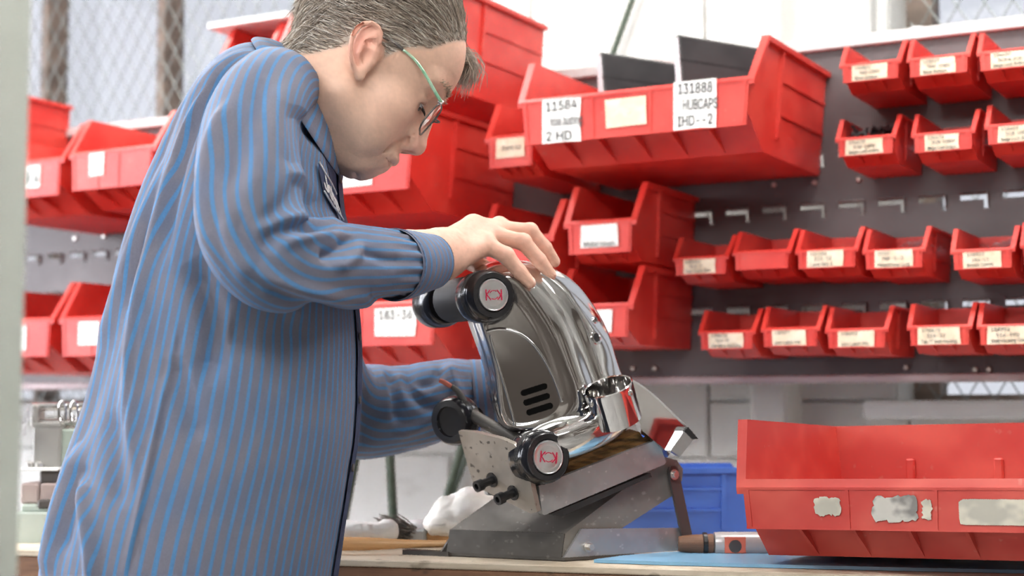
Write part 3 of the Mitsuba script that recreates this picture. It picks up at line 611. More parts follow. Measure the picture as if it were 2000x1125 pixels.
M = in_bin('B1'); hs = []
for i in range(46):
    R = trimesh.transformations.random_rotation_matrix(br.random(3)); R[:3, 3] = (br.uniform(-.036, .036), br.uniform(.03, .12), .028 + br.uniform(0, .034))
    hs.append(moved(join(box((-.009, -.003, -.002), (.009, .003, .002)), box((.005, -.003, -.002), (.009, .003, .009))), M @ R))
add(k, join(hs), 'm_black')
for nm, r, z, lab in (('D3', .043, .040, 'silver round lid lying in the small bin after the gap in the bottom row'), ('D4', .043, .034, 'silver round lid lying in the last bin of the bottom row'), ('D0', .040, .038, 'dull round lid lying in the first bin of the bottom row')):
    M = in_bin(nm); k = thing('round_lid', lab, 'lid', 'round metal lids in the bins'); o = (M @ np.array([.004, .085, z, 1]))[:3]
    add(k, lathe([(0, -.012), (r, -.012), (r, -.001), (r - .002, 0), (r - .004, -.002), (r * .6, -.003), (0, -.002)], o, UZ + RN * .12, 32), 'm_cap' if nm != 'D0' else 'm_cast', 30)
M = in_bin('A1'); k = thing('tape_ring', 'grey round plastic ring standing behind the top row of small bins', 'ring')
o = W(1787, 108, 2.72); add(k, lathe([(.036, -.02), (.046, -.02), (.048, -.018), (.048, .02), (.046, .022), (.036, .022), (.034, .02), (.034, -.018), (.036, -.02)], o, RN * .9 + UZ * .35 - RT * .35, 40), 'm_greyplastic', 40)
k = thing('black_disc', 'black rounded disc lying in the leftmost small bin of the top right row', 'disc')
add(k, lathe([(0, -.02), (.036, -.02), (.038, -.008), (.030, .002), (0, .006)], (M @ np.array([.022, .10, .062, 1]))[:3], UZ, 28), 'm_blackbox', 40)
for nm, lab, x in (('C3', 'clear crumpled plastic bag in the small bin of the third row', .022), ('C4', 'clear plastic bag in the Brush Comb bin', .028)):
    M = in_bin(nm); k = thing('plastic_bag', lab, 'plastic bag')
    n_ = 16; uu, vv = np.meshgrid(np.linspace(-1, 1, n_), np.linspace(-1, 1, n_), indexing='ij'); P3 = np.stack([x + uu * .026, .09 + vv * .035, .050 + .012 * (1 - uu ** 2) + .018 * (meshkit.fbm(np.stack([uu * 3 + x * 90, vv * 3, 0 * uu], -1), 3) - .5)], -1).reshape(-1, 3)
    ff = [(a * n_ + b, a * n_ + b + 1, (a + 1) * n_ + b + 1, (a + 1) * n_ + b) for a in range(n_ - 1) for b in range(n_ - 1)]
    add(k, moved(trimesh.Trimesh(P3, np.array(ff)[:, [0, 1, 2, 0, 2, 3]].reshape(-1, 3), process=False), M), 'm_bag')
M = in_bin('M8'); k = thing('white_tray', 'shallow white tray lying on top of the bin above the shoulder', 'tray')
_, _, (D, H, lt, lb, h) = B['M8']
add(k, moved(join(box((-.11, .02, H + .001), (.09, .25, H + .004), .001), box((-.11, .02, H + .001), (.09, .024, H + .013), .001), box((-.11, .246, H + .001), (.09, .25, H + .013), .001), box((-.11, .02, H + .001), (-.106, .25, H + .013), .001), box((.086, .02, H + .001), (.09, .25, H + .013), .001)), M), 'm_sill')
# ---------------------------------------------------------------- repair stand
N, Fp, R = BH(1102, 1097), BH(862, 1086), BH(1368, 1081)
WV = Fp - N; WV[2] = 0; LV = R - N; LV[2] = 0; nP = np.cross(LV, UZ); nP /= np.linalg.norm(nP)
if nP[1] > 0: nP = -nP                                # towards the camera
WU = WV / np.linalg.norm(WV)
def SP(px, py, off=0.0): return hit(px, py, N + nP * off, nP)     # a pixel on the stand's near side plane, off metres nearer
stand = thing('repair_stand', 'grey metal repair stand holding the polished vacuum housing on the bench', 'stand')
side = [(1102, 1098), (1136, 1033), (1340, 1031), (1369, 1084), (1292, 1080), (1232, 1084), (1205, 1093), (1150, 1098)]
sp = [SP(*q) for q in side]; zf = BENCH + .0052
sp = [np.array([a[0], a[1], max(a[2], zf)]) for a in sp]
add(stand + '__side_plate', prism(sp, -nP * .004), 'm_plate'); labels[stand + '__side_plate'] = {'label': 'bright grey side plate'}
add(stand + '__side_plate', moved(prism(sp, -nP * .004), trimesh.transformations.translation_matrix(WV)), 'm_darksteel')
rp = [SP(*q, -.006) for q in ((1104, 1042), (1300, 893), (1322, 899), (1334, 916), (1332, 938), (1313, 968), (1216, 1031), (1120, 1089), (1097, 1092))]
add(stand + '__ramp', prism(rp, WU * (np.linalg.norm(WV) - .012)), 'm_arm'); labels[stand + '__ramp'] = {'label': 'sloping folded ramp'}
eo = SP(1104, 1042, -.006); e1 = SP(1097, 1093, -.006)
add(stand + '__front_plate', prism([eo, e1, e1 + WU * (np.linalg.norm(WV) - .012), eo + WU * (np.linalg.norm(WV) - .012)], np.cross(WU, UZ) * -.003 if np.cross(WU, UZ)[1] > 0 else np.cross(WU, UZ) * .003), 'm_darksteel')
fo = np.array([N[0], N[1], BENCH + .0052])
add(stand + '__foot_flange', prism([fo, fo + WV, fo + WV + LV * .5, fo + LV * .5], (0, 0, -.0042)), 'm_darksteel')
def bolt(key, o, ax, r, ln, mat, head=True):
    ax = np.asarray(ax) / np.linalg.norm(ax)
    m_ = join(lathe([(0, 0), (r * 1.7, 0), (r * 1.7, ln * .25), (0, ln * .25)], o, ax, 20), lathe([(0, 0), (r * 1.15, 0), (r * 1.15, ln * .8), (r, ln), (0, ln)], o, ax, 6 if head else 20)); return add(key, m_, mat)
bolt(stand + '__bolt', SP(1148, 1068), nP, .0042, .010, 'm_bolt'); bolt(stand + '__bolt', SP(1347, 1066), nP, .0042, .010, 'm_bolt')
# link strap with rounded ends
a, b = SP(1316, 922, .006), SP(1341, 1040, .006); d = (b - a) / np.linalg.norm(b - a); w = np.cross(d, nP)
g = LineString([(0, 0), (np.linalg.norm(b - a) + .01, 0)]).buffer(.0085)
add(stand + '__link', ext(g, .004, frame(a, d, w, np.cross(d, w))), 'm_strap'); bolt(stand + '__bolt', SP(1317, 927, .010), nP, .0042, .005, 'm_bolt', False)
# cradle
CO = .016
cf = [(1052, 949), (1283, 859), (1287, 860), (1301, 903), (1298, 907), (1064, 1006), (1059, 1003)]
cp = [SP(*q, CO) for q in cf]
add(stand + '__cradle_plate', prism(cp, -nP * .009), 'm_cast'); labels[stand + '__cradle_plate'] = {'label': 'speckled grey front plate of the cradle'}
A0, A1 = SP(1048, 1000, CO + .002), SP(1014, 872, CO + .002); A2 = W(896, 842, A0[1] + .075)
nE = np.cross(A1 - A0, A2 - A0); nE /= np.linalg.norm(nE)
if nE[0] > 0: nE = -nE
EP = lambda px, py: hit(px, py, A0, nE)
CV = EP(931, 958) - A0
add(stand + '__cradle_plate', moved(prism(cp, -nP * .009), trimesh.transformations.translation_matrix(CV * .9)), 'm_cast')
bot = [SP(*q, CO - .004) for q in ((1060, 1003), (1298, 906), (1292, 892), (1056, 988))]
add(stand + '__cradle_floor', prism(bot, CV * .88), 'm_darksteel')
rub = [SP(*q, CO - .002) for q in ((1074, 1004), (1270, 924), (1273, 931), (1100, 1008))]; add(stand + '__rubber_strip', prism(rub, -nP * .02), 'm_rubber')
# worn wooden liner in layers
lay = [[(1070, 975), (1062, 946), (1288, 857), (1297, 893)], [(1086, 955), (1080, 932), (1272, 850), (1284, 868)], [(1104, 940), (1100, 922), (1252, 840), (1266, 858)]]
for i, q in enumerate(lay):
    q3 = [SP(*c_, CO - .010) + CV * (.02 + .17 * i) for c_ in q]; add(stand + '__wood_liner', prism(q3, CV * (.16 if i < 2 else .45)), 'm_worn')
labels[stand + '__wood_liner'] = {'label': 'worn brown wooden liner strip'}
add(stand + '__end_plate', prism([EP(*q) for q in ((895, 842), (925, 844), (978, 857), (1004, 868), (1022, 888), (1030, 915), (1049, 1000), (1036, 1003), (945, 958), (929, 958), (912, 905))], -nE * .007), 'm_stained')
labels[stand + '__end_plate'] = {'label': 'stained end plate with two black bolts'}
for q in ((962, 937), (1003, 962)):
    o = EP(*q); add(stand + '__end_bolt', join(lathe([(0, 0), (.010, 0), (.010, .002), (0, .002)], o, nE, 24), lathe([(0, 0), (.0055, 0), (.0055, .018), (.0075, .0185), (.0075, .028), (.004, .028), (.004, .024), (0, .024)], o, nE, 20)), 'm_black')

pr('m_void', (0.004, 0.004, 0.004), 0.95, specular=0.05)
# ---------------------------------------------------------------- polished vacuum housing
Yf = SP(1120, 900, CO)[1]
vac = thing('vacuum_cleaner', 'polished chrome vacuum cleaner head with black wheels, held in the metal stand', 'vacuum cleaner')
RG = [  # (depth behind the cradle's front, outline)
 (.135, [(990, 828), (958, 735), (930, 650), (915, 597), (922, 560), (950, 530), (1005, 522), (1058, 532), (1108, 560), (1150, 612), (1180, 672), (1200, 742), (1215, 790), (1190, 822), (1120, 836), (1050, 838)]),
 (.100, [(986, 836), (952, 738), (923, 648), (907, 592), (915, 545), (948, 517), (1008, 509), (1064, 520), (1116, 548), (1160, 602), (1192, 666), (1214, 739), (1234, 790), (1210, 825), (1130, 845), (1055, 846)]),
 (.060, [(985, 838), (950, 740), (921, 650), (905, 592), (914, 542), (948, 514), (1009, 507), (1065, 518), (1118, 546), (1162, 600), (1194, 665), (1217, 738), (1236, 790), (1214, 826), (1132, 846), (1056, 848)]),
 (.054, [(986, 838), (951, 740), (922, 650), (907, 592), (916, 543), (949, 516), (1008, 509), (1063, 520), (1115, 549), (1158, 602), (1190, 666), (1212, 739), (1231, 790), (1210, 825), (1131, 845), (1056, 847)]),
 (.030, [(990, 838), (956, 740), (930, 650), (917, 600), (926, 550), (953, 523), (1003, 514), (1047, 526), (1092, 558), (1131, 607), (1152, 657), (1172, 725), (1188, 793), (1160, 825), (1110, 842), (1050, 846)]),
 (.024, [(993, 838), (960, 740), (935, 650), (922, 603), (931, 555), (957, 528), (1001, 518), (1035, 529), (1075, 562), (1112, 610), (1135, 660), (1158, 728), (1170, 795), (1142, 823), (1100, 840), (1048, 844)]),
 (.004, [(998, 836), (967, 740), (944, 652), (932, 610), (941, 565), (965, 540), (1000, 530), (1024, 543), (1052, 576), (1084, 624), (1108, 676), (1130, 735), (1140, 793), (1118, 818), (1085, 833), (1044, 838)]),
 (.000, [(1001, 834), (972, 740), (950, 655), (940, 617), (948, 577), (970, 553), (998, 543), (1015, 555), (1040, 590), (1070, 634), (1095, 685), (1116, 739), (1124, 788), (1104, 814), (1078, 828), (1042, 834)]),
 (.002, [(1006, 825), (980, 740), (962, 665), (954, 635), (962, 605), (978, 590), (996, 586), (1006, 596), (1028, 625), (1052, 670), (1072, 722), (1084, 762), (1090, 788), (1084, 802), (1064, 814), (1038, 822)]),
]
def rings(rg, n):
    return np.array([closed_spline([W(px, py, Yf + dy) for px, py in q], n) for dy, q in rg])
rr = rings(RG, 220); rr = np.array([pchip(np.arange(len(rr)), rr.reshape(len(rr), -1), np.linspace(0, len(rr) - 1, 56))]).reshape(56, 220, 3)
from scipy.ndimage import gaussian_filter1d
rr = gaussian_filter1d(gaussian_filter1d(rr, 3.0, axis=1, mode='wrap'), 1.1, axis=0, mode='nearest')
hous = loft(rr); add(vac + '__housing', hous, 'm_chrome', True)
def raymesh(mesh, o, d):
    t = mesh.triangles; e1, e2 = t[:, 1] - t[:, 0], t[:, 2] - t[:, 0]; h = np.cross(d, e2); a = (e1 * h).sum(1); a = np.where(np.abs(a) < 1e-16, 1e-16, a)
    s = o - t[:, 0]; u = (s * h).sum(1) / a; q = np.cross(s, e1); v = q @ d / a; w = (e2 * q).sum(1) / a
    ok = (u >= -1e-6) & (v >= -1e-6) & (u + v <= 1 + 1e-6) & (w > 1e-6)
    if not ok.any(): raise ValueError('no hit')
    i = np.where(ok)[0][np.argmin(w[ok])]; n = np.cross(e1[i], e2[i]); n /= np.linalg.norm(n); return o + d * w[i], n * (-1 if n @ d > 0 else 1)
def on(mesh, px, py): return raymesh(mesh, CAM, ray(px, py))
for px, py, r in ((1162, 625, .0032), (1164, 660, .0058)):
    o, n = on(hous, px, py); add(vac + '__socket', lathe([(r * 1.45, -.001), (r * 1.5, .0015), (r * 1.1, .002), (r, .0005)], o, n, 24), 'm_chrome', 40); add(vac + '__socket_hole', lathe([(r * 1.05, 0), (r * 1.05, .0008), (0, .0008)], o, n, 20), 'm_black')
def strip(mesh, pts, rad, n=40, lift=0.0):
    q = []
    for px, py in spline(np.array([(a, b, 0) for a, b in pts], float), n)[:, :2]:
        try: o, nn = on(mesh, px, py); q.append(o + nn * lift)
        except ValueError: pass
    return tube(q, rad, 8)
add(vac + '__crease', strip(hous, ((950, 648), (985, 643), (1020, 655), (1055, 690), (1082, 740), (1098, 785)), .0022), 'm_chrome', True)
add(vac + '__crease', strip(hous, ((957, 655), (975, 720), (998, 800), (1006, 832)), .0020), 'm_chrome', True)
add(vac + '__flange_bead', strip(hous, ((1055, 534), (1092, 560), (1126, 603), (1148, 652), (1164, 695), (1175, 730)), .0015, 60, .0004), 'm_chrome', True)
for px, py in ((1043, 761), (1048, 780), (1054, 799)):
    o, n = on(hous, px, py); x = on(hous, px + 22, py - 7)[0] - on(hous, px - 22, py + 7)[0]; x /= np.linalg.norm(x); y = np.cross(n, x)
    L = 27 / F * o[1]; g = LineString([(-L + .004, 0), (L - .004, 0)]).buffer(.0041)
    add(vac + '__vent_slot', ext(g, .0016, frame(o - n * .0006, x, y, n)), 'm_void'); add(vac + '__vent_lip', ext(g.buffer(.0011).difference(g).intersection(sbox(-1, -1, 1, .001)), .0022, frame(o - n * .0006, x, y, n)), 'm_chrome')
# axes of the housing
ps = math.radians(28); VW = np.array([-math.sin(ps), math.cos(ps), 0]); VL = np.array([math.cos(ps), math.sin(ps), 0]); an = math.radians(20)
LT = VL * math.cos(an) + UZ * math.sin(an); UT = -VL * math.sin(an) + UZ * math.cos(an)
sh = lathe([(0, -.030), (.45, -.030), (.70, -.027), (.86, -.019), (.96, -.008), (1.0, .003), (.985, .010), (.93, .016), (.75, .021), (.4, .024), (0, .025)], (0, 0, 0), UZ, 96)
sh = sh.subdivide_loop(1); o = W(1122, 838, Yf + .026)
add(vac + '__base_shell', moved(sh, frame(o, LT * .091, VW * .060, UT)), 'm_chrome', True); labels[vac + '__base_shell'] = {'label': 'rounded chrome lower shell'}
# outlet collar: an open ring with screws
oc = W(1187, 755, Yf - .022); r = .0315; cu = UT * .97 + np.array([0, -.22, 0]); cu /= np.linalg.norm(cu)
add(vac + '__collar', lathe([(r, -.050), (r + .001, -.004), (r + .0016, 0), (r, .0012), (r - .0016, 0), (r - .002, -.035), (r - .002, -.048), (0, -.048)], oc, cu, 72), 'm_chrome', 40); labels[vac + '__collar'] = {'label': 'open round outlet collar'}
for ang in (0.62, 2.45):
    d = np.cross(cu, np.cross([math.sin(ang - 1.57), -math.cos(ang - 1.57), 0], cu)); d /= np.linalg.norm(d)
    add(vac + '__screw', lathe([(0, 0), (.0042, 0), (.0042, .0015), (.0028, .003), (0, .0034)], oc - cu * .009 + d * (r + .0006), d, 16), 'm_bolt', 40)
for px, py in ((1068, 831), (1150, 832)):
    o2 = W(px, py, Yf + .0); add(vac + '__screw', lathe([(.0055, -.01), (.0055, .001), (.0035, .003), (0, .0032)], o2, UT, 16), 'm_bolt', 40)
# nozzle guard
ng = [(1224, 738), (1250, 752), (1296, 790), (1340, 832), (1328, 856), (1308, 886), (1282, 862), (1255, 842), (1240, 800)]
fr = np.array([W(*q, Yf + .045 + (q[0] - 1224) * .0002) for q in ng]); bk = np.array([W(q[0] - 6, q[1] + 10, Yf + .13) for q in ng])
add(vac + '__nozzle_guard', trimesh.convex.convex_hull(np.vstack([fr, bk])), 'm_chrome'); labels[vac + '__nozzle_guard'] = {'label': 'pointed chrome nozzle guard'}
def pq(pts, Y, dep, b=0): return prism([W(*q, Y) for q in pts], (0, dep, 0))
add(vac + '__guard_edge', tube([W(*q, Yf + .044 + (q[0] - 1224) * .0002) for q in ng[:4]], .0014, 8, 20), 'm_cap')
add(vac + '__bumper', pq([(1310, 880), (1338, 840), (1356, 856), (1328, 892)], Yf + .05, .06), 'm_cap'); labels[vac + '__bumper'] = {'label': 'brushed metal bumper end'}
add(vac + '__bumper_cap', pq([(1336, 842), (1344, 834), (1364, 857), (1352, 858)], Yf + .048, .064), 'm_black')
# wheels
def emblem(o, x, y, n, s):
    L_ = lambda *p: LineString(p).buffer(.085)
    K = unary_union([L_((-1.3, -.75), (-1.3, .75)), L_((-1.3, 0), (-.65, .7)), L_((-1.2, .08), (-.6, -.7))])
    from shapely import affinity
    K2 = affinity.rotate(K, 180, origin=(0, 0)); arc = lambda a0, a1: LineString([(.72 * math.cos(t_), .66 * math.sin(t_)) for t_ in np.linspace(a0, a1, 16)]).buffer(.06)
    g = unary_union([K, K2, arc(math.radians(55), math.radians(150)), arc(math.radians(235), math.radians(330))])
    return ext(affinity.scale(g, s, s, origin=(0, 0)), .0005, frame(o, x, y, n))
def wheel(o, ax, R, ln, rc, roll, cap_=True):
    ax = ax / np.linalg.norm(ax); w = add(vac + '__wheel', lathe([(0, -ln), (R * .6, -ln), (R * .93, -ln + .002), (R * .99, -ln + .006), (R, -ln * .7), (R * 1.01, -ln * .35), (R * .985, -ln * .3), (R * .985, -ln * .24), (R * .99, -.010), (R * .93, -.0025), (R * .86, 0), (rc + .0012, -.0006), (rc, -.004), (0, -.004)], o, ax, 64), 'm_gloss', 35)
    for h_ in np.linspace(-ln * .55, -ln * .38, 5): add(w + '__groove', lathe([(R * 1.004, h_), (R * 1.017, h_ + .0004), (R * 1.017, h_ + .0010), (R * 1.004, h_ + .0014)], o, ax, 48), 'm_rubber')
    if cap_:
        add(w + '__hub_cap', lathe([(rc, -.005), (rc, -.0006), (rc * .97, .0008), (rc * .93, .0010), (rc * .90, .0002), (rc * .75, -.0006), (rc * .60, -.0002), (rc * .5, .0004), (rc * .2, .0006), (0, .0005)], o, ax, 64), 'm_cap', 30); labels[w + '__hub_cap'] = {'label': 'spun silver hub cap'}
        u, v, n = basis(ax); x = u * math.cos(roll) + v * math.sin(roll); y = np.cross(n, x)
        add(w + '__emblem', emblem(o + n * .0007, x, y, n, rc * .40), 'm_emblem')
    return w
AX = -VW + UZ * .02; AX /= np.linalg.norm(AX)
def upright(ax): u, v, n = basis(ax); r_ = np.cross(UZ, n); return math.atan2(r_ @ v, r_ @ u)
o1 = W(964, 576, Yf - .045); wheel(o1, AX, .0335, .050, .0212, upright(AX) + .05); wheel(o1 + VW * .135, AX, .0335, .05, .021, 0, False)
add(vac + '__axle', tube([o1 + VW * .03, o1 + VW * .12], .0295, 28), 'm_rubber', 40)
o2 = W(1071, 893, Yf - .048); wheel(o2, AX, .0345, .050, .0218, upright(AX) - .1)
AX2 = np.array([-.55, -.75, -.12]); wheel(W(876, 824, Yf + .10), AX2 / np.linalg.norm(AX2), .034, .034, .02, 0, False)
add(vac + '__bracket', join(tube([W(900, 800, Yf + .11), W(985, 846, Yf + .05), W(1030, 872, Yf - .0)], [.010, .009, .012], 16, 24), tube([W(872, 826, Yf + .13), W(935, 812, Yf + .10)], .012, 16)), 'm_darksteel', True)
pd = tube([W(882, 755, Yf + .10), W(897, 768, Yf + .10), W(906, 784, Yf + .10), W(915, 800, Yf + .10)], [.0035, .0045, .005, .006], 12, 20)
add(vac + '__pedal', pd, 'm_darksteel', True); add(vac + '__pedal__tip', tube([W(858, 743, Yf + .099), W(872, 749, Yf + .099), W(882, 755, Yf + .10)], [.0028, .0034, .003], 10, 10), 'm_orange', True); labels[vac + '__pedal__tip'] = {'label': 'orange red pedal tip'}
# ---------------------------------------------------------------- the man
person = thing('person', 'grey haired man in a blue striped work shirt and glasses bending over the polished housing', 'person')
def skin(p, n, uv): return mi.Color3f(1, 1, 1)
scene['m_skin'] = {'type': 'twosided', 'bsdf': {'type': 'principled', 'base_color': {'type': 'mesh_attribute', 'name': 'vertex_color'}, 'roughness': 0.5, 'specular': 0.35, 'sheen': 0.15}}
def cloth_tex(base, base2, stripe, per, w):
    def fn(p, n, uv):
        x = uv.x / per; d = dr.abs(x - dr.floor(x) - 0.5) * per
        s = SS(w * .62, w * .38, d)
        b = MX(base, base2, SS(0.3, 0.7, FB(p.x * 22, p.y * 22, p.z * 22, 3)))
        g = 0.86 + 0.28 * FB(uv.x * 900, uv.y * 900, 0.3, 2)
        c = MX(b, stripe, s * 0.9)
        return c * g
    return mikit.proc(fn)
pr('m_shirt', cloth_tex((0.112, 0.124, 0.178), (0.140, 0.138, 0.176), (0.058, 0.175, 0.350), 0.0136, 0.0042), 0.8, sheen=0.5, specular=0.2)
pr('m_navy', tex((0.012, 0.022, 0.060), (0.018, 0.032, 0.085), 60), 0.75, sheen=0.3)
pr('m_thread', (0.75, 0.75, 0.75), 0.8)
pr('m_seam', tex((0.05, 0.07, 0.13), (0.10, 0.14, 0.22), 300), 0.85)
pr('m_hair', {'type': 'mesh_attribute', 'name': 'vertex_color'}, 0.42, specular=0.4)
pr('m_trousers', tex((0.02, 0.025, 0.04), (0.03, 0.035, 0.05), 60), 0.85)

def unit(v): v = np.asarray(v, float); return v / np.linalg.norm(v)
TH, PH = math.radians(40), math.radians(9)
HFW = np.array([math.cos(PH) * math.cos(TH), math.sin(PH) * math.cos(TH), -math.sin(TH)]); HLF = np.array([-math.sin(PH), math.cos(PH), 0]); HUP = np.cross(HFW, HLF)
HO = W(712, 100, 1.775) + HFW * .002 + HLF * .077
HM = frame(HO, HFW, HLF, HUP); HI = np.linalg.inv(HM)
def hl(px, py, y):                                   # a pixel on the head's own plane y
    p = hit(px, py, HO + HLF * y, HLF); q = (HI @ np.r_[p, 1])[:3]; return q
def loc(p): return (HI @ np.r_[p, 1])[:3]
neck0, neck1 = loc(W(600, 182, 1.85)), loc(W(488, 255, 1.85))
def mir(c): return np.asarray(c, float) * np.array([1, -1, 1])
earY = -.0795
ear_out = [hl(x, y, earY) for x, y in ((741, 82), (743, 68), (737, 56), (724, 50), (709, 52), (697, 60), (688, 74), (684, 92), (684, 108), (688, 124), (695, 139), (702, 150))]
ear_in = [hl(x, y, earY) for x, y in ((734, 70), (722, 78), (708, 90), (702, 106), (706, 124), (712, 132))]
earc = hl(712, 100, earY)
def eo_(c): c = np.array(c); c[1] = -.0765 - .42 * max(0.0, .020 - c[0]); return c     # the ear stands off towards its back edge
ea, eb = eo_(hl(724, 52, earY)), eo_(hl(703, 150, earY)); eax = (ea - eb) / np.linalg.norm(ea - eb); eox = np.cross(eax, [0, 1.0, 0]); eox /= np.linalg.norm(eox)
if eox[0] < 0: eox = -eox
eoy = np.cross(eax, eox); eoy = eoy if eoy[1] < 0 else -eoy           # outward from the head
def ear_sdf(p):
    EM = np.c_[eox, eoy, eax].astype(np.float32); c0 = eo_(hl(713, 99, earY)); q = (p - c0.astype(np.float32)) @ EM
    L_ = lambda c, dy=0.0: (lambda r: r + np.array([0, dy, 0]))((eo_(c) - c0) @ EM)
    d = ell(q, (0, -.0035, 0), (.0158, .0038, .0285))
    E_ = [L_(c, .0012) for c in ear_out]
    rim = np.full(len(p), 9.0, np.float32)
    for a, b in zip(E_[:-1], E_[1:]): rim = np.minimum(rim, cap(q, a, b, .0030, .0030))
    d = smin(d, rim, .0035)
    I_ = [L_(c, -.0004) for c in ear_in]; ant = np.full(len(p), 9.0, np.float32)
    for a, b in zip(I_[:-1], I_[1:]): ant = np.minimum(ant, cap(q, a, b, .0027, .0027))
    d = smin(d, ant, .004)
    d = smax(d, -ell(q, L_(hl(717, 112, earY), .001), (.0072, .0055, .0092)), .004)      # concha
    d = smax(d, -ell(q, L_(hl(722, 87, earY), .0015), (.0062, .0036, .0040)), .003)
    d = smin(d, ell(q, L_(hl(703, 145, earY), .0005), (.0062, .0036, .0080)), .005)       # lobe
    d = smin(d, cap(q, L_(hl(729, 104, earY), -.001), L_(hl(724, 120, earY), -.0005), .0042, .0040), .005)   # tragus
    d = smin(d, cap(q, L_(hl(714, 134, earY), -.0006), L_(hl(722, 124, earY), -.0006), .0034, .0034), .004)
    d = smin(d, ell(p, eo_(hl(722, 100, earY)) + np.array([0, .014, 0]), (.015, .011, .026)), .006)
    return d
def head_sdf(p):
    q = p.copy(); q[:, 1] = np.abs(q[:, 1])
    d = ell(q, (-.008, 0, .050), (.100, .0755, .089)); d = smin(d, ell(q, (.030, 0, .045), (.0645, .065, .062)), .03)
    d = smin(d, ell(q, (.042, 0, -.028), (.055, .058, .066)), .03)
    d = smin(d, ell(q, (.022, 0, -.045), (.058, .061, .052)), .03)
    d = smin(d, cap(q, (.006, .052, -.055), (.072, .022, -.088), .017, .016), .025)
    d = smin(d, ell(q, (.0785, 0, -.088), (.0178, .025, .0165)), .018)
    d = smin(d, ell(q, (.047, 0, -.094), (.034, .036, .022)), .018)
    d = smin(d, ell(q, (.073, 0, -.066), (.031, .033, .022)), .018)
    d = smin(d, ell(q, (.060, .044, -.022), (.023, .019, .022)), .02)
    d = smin(d, ell(q, (.060, .042, -.058), (.022, .017, .024)), .02)            # cheek fold
    d = smin(d, cap(q, (.088, .010, .036), (.076, .048, .034), .0095, .0085), .014)
    d = smax(d, -ell(q, (.101, .033, .012), (.016, .016, .0125)), .014)
    d = smin(d, ell(q, (.0765, .032, .010), (.0128, .0145, .0122)), .005)         # lids
    d = smax(d, -cap(q, (.0900, .020, .0035), (.0850, .046, .0035), .0018, .0018), .0015)
    d = smax(d, -cap(q, (.0885, .020, .0155), (.083, .046, .0165), .0010, .0010), .003)
    nose = cap(q, (.094, 0, .022), (.1085, 0, -.024), .0072, .0105); nose = smin(nose, ell(q, (.1105, 0, -.0305), (.0125, .0115, .0112)), .008)
    nose = smin(nose, ell(q, (.1020, .0128, -.0365), (.0102, .0078, .0088)), .006); nose = smin(nose, cap(q, (.098, 0, -.030), (.094, .012, -.028), .012, .010), .01)
    d = smin(d, nose, .010)
    d = smax(d, -ell(q, (.1065, .0078, -.0438), (.0080, .0044, .0058)), .002)
    d = smax(d, -smin(cap(q, (.1005, .0185, -.0255), (.0955, .0215, -.036), .0008, .0012), cap(q, (.0955, .0215, -.036), (.0965, .0195, -.0455), .0012, .0010), .002), .004)
    d = smin(d, ell(q, (.1000, 0, -.0608), (.0088, .0240, .0066)), .006); d = smin(d, ell(q, (.0930, 0, -.0756), (.0094, .0215, .0070)), .006)
    for a, b in (((.1085, 0, -.0682), (.103, .012, -.0680)), ((.103, .012, -.0680), (.0915, .0255, -.0705))): d = smax(d, -cap(q, a, b, .0018, .0022), .0025)
    for a, b in (((.099, .0190, -.038), (.089, .0320, -.058)), ((.089, .0320, -.058), (.080, .0345, -.078)),): d = smax(d, -cap(q, a, b, .0016, .0012), .008)
    d = smax(d, -cap(q, (.0855, 0, -.1085), (.079, .020, -.106), .0012, .0012), .006)
    n_ = cap(p, (-.020, 0, -.030), neck0, .058, .056); n_ = smin(n_, cap(p, neck0, neck1, .056, .070), .03); d = smin(d, n_, .028)
    pe = p.copy(); pe[:, 1] = -np.abs(pe[:, 1]); near = (np.abs(pe[:, 0]) < .05) & (pe[:, 1] < -.05) & (np.abs(pe[:, 2]) < .06)
    e = np.full(len(p), 9.0, np.float32); e[near] = ear_sdf(pe[near]); return smin(d, e, .004)
head = surfnet(head_sdf, (-.125, -.098, -.165), (.130, .098, .145), .0019)
hv = np.array(head.vertices, np.float32)
keep = None
# hair line (local f, u): above the line there is hair
LF = np.array([-.12, -.09, -.068, -.045, -.022, -.004, .004, .012, .020, .030, .054, .064, .072, .078]); LU = np.array([-.075, -.068, -.058, -.036, -.006, .030, .030, .018, .012, .033, .057, .080, .096, .112])
def hairy(v): return v[:, 2] - np.interp(v[:, 0], LF, LU)
def skin_color(v, hand=False):
    n1 = meshkit.fbm(v * 60, 3, 1)[:, None]; n2 = meshkit.fbm(v * 300, 2, 2)[:, None]
    c = np.array([.68, .435, .325]) * (1 + .16 * (n1 - .5) + .14 * (n2 - .5)); return c
hc = skin_color(hv)
def tint(c, v, o, r, col, k=1.0): w = np.clip(1 - np.linalg.norm((v - np.asarray(o)) / np.asarray(r), axis=1), 0, 1)[:, None] * k; return c * (1 - w) + np.asarray(col) * w
va = hv.copy(); va[:, 1] = np.abs(va[:, 1])
hc = tint(hc, va, (.112, 0, -.03), (.03, .03, .03), (.70, .33, .26), .8); hc = tint(hc, va, (.06, .045, -.03), (.045, .03, .04), (.72, .40, .30), .6)
hc = tint(hc, va, (-.01, .088, .005), (.035, .03, .05), (.74, .33, .25), .9)
hc = tint(hc, va, (.098, 0, -.0625), (.016, .03, .009), (.50, .24, .20), .9); hc = tint(hc, va, (.093, 0, -.0752), (.016, .026, .010), (.52, .26, .22), .9)
hc = tint(hc, va, (.1075, .0078, -.0452), (.0085, .0062, .0055), (.06, .02, .015), 1.5)
hc = tint(hc, va, (.088, .032, .008), (.014, .022, .010), (.30, .16, .13), .8)
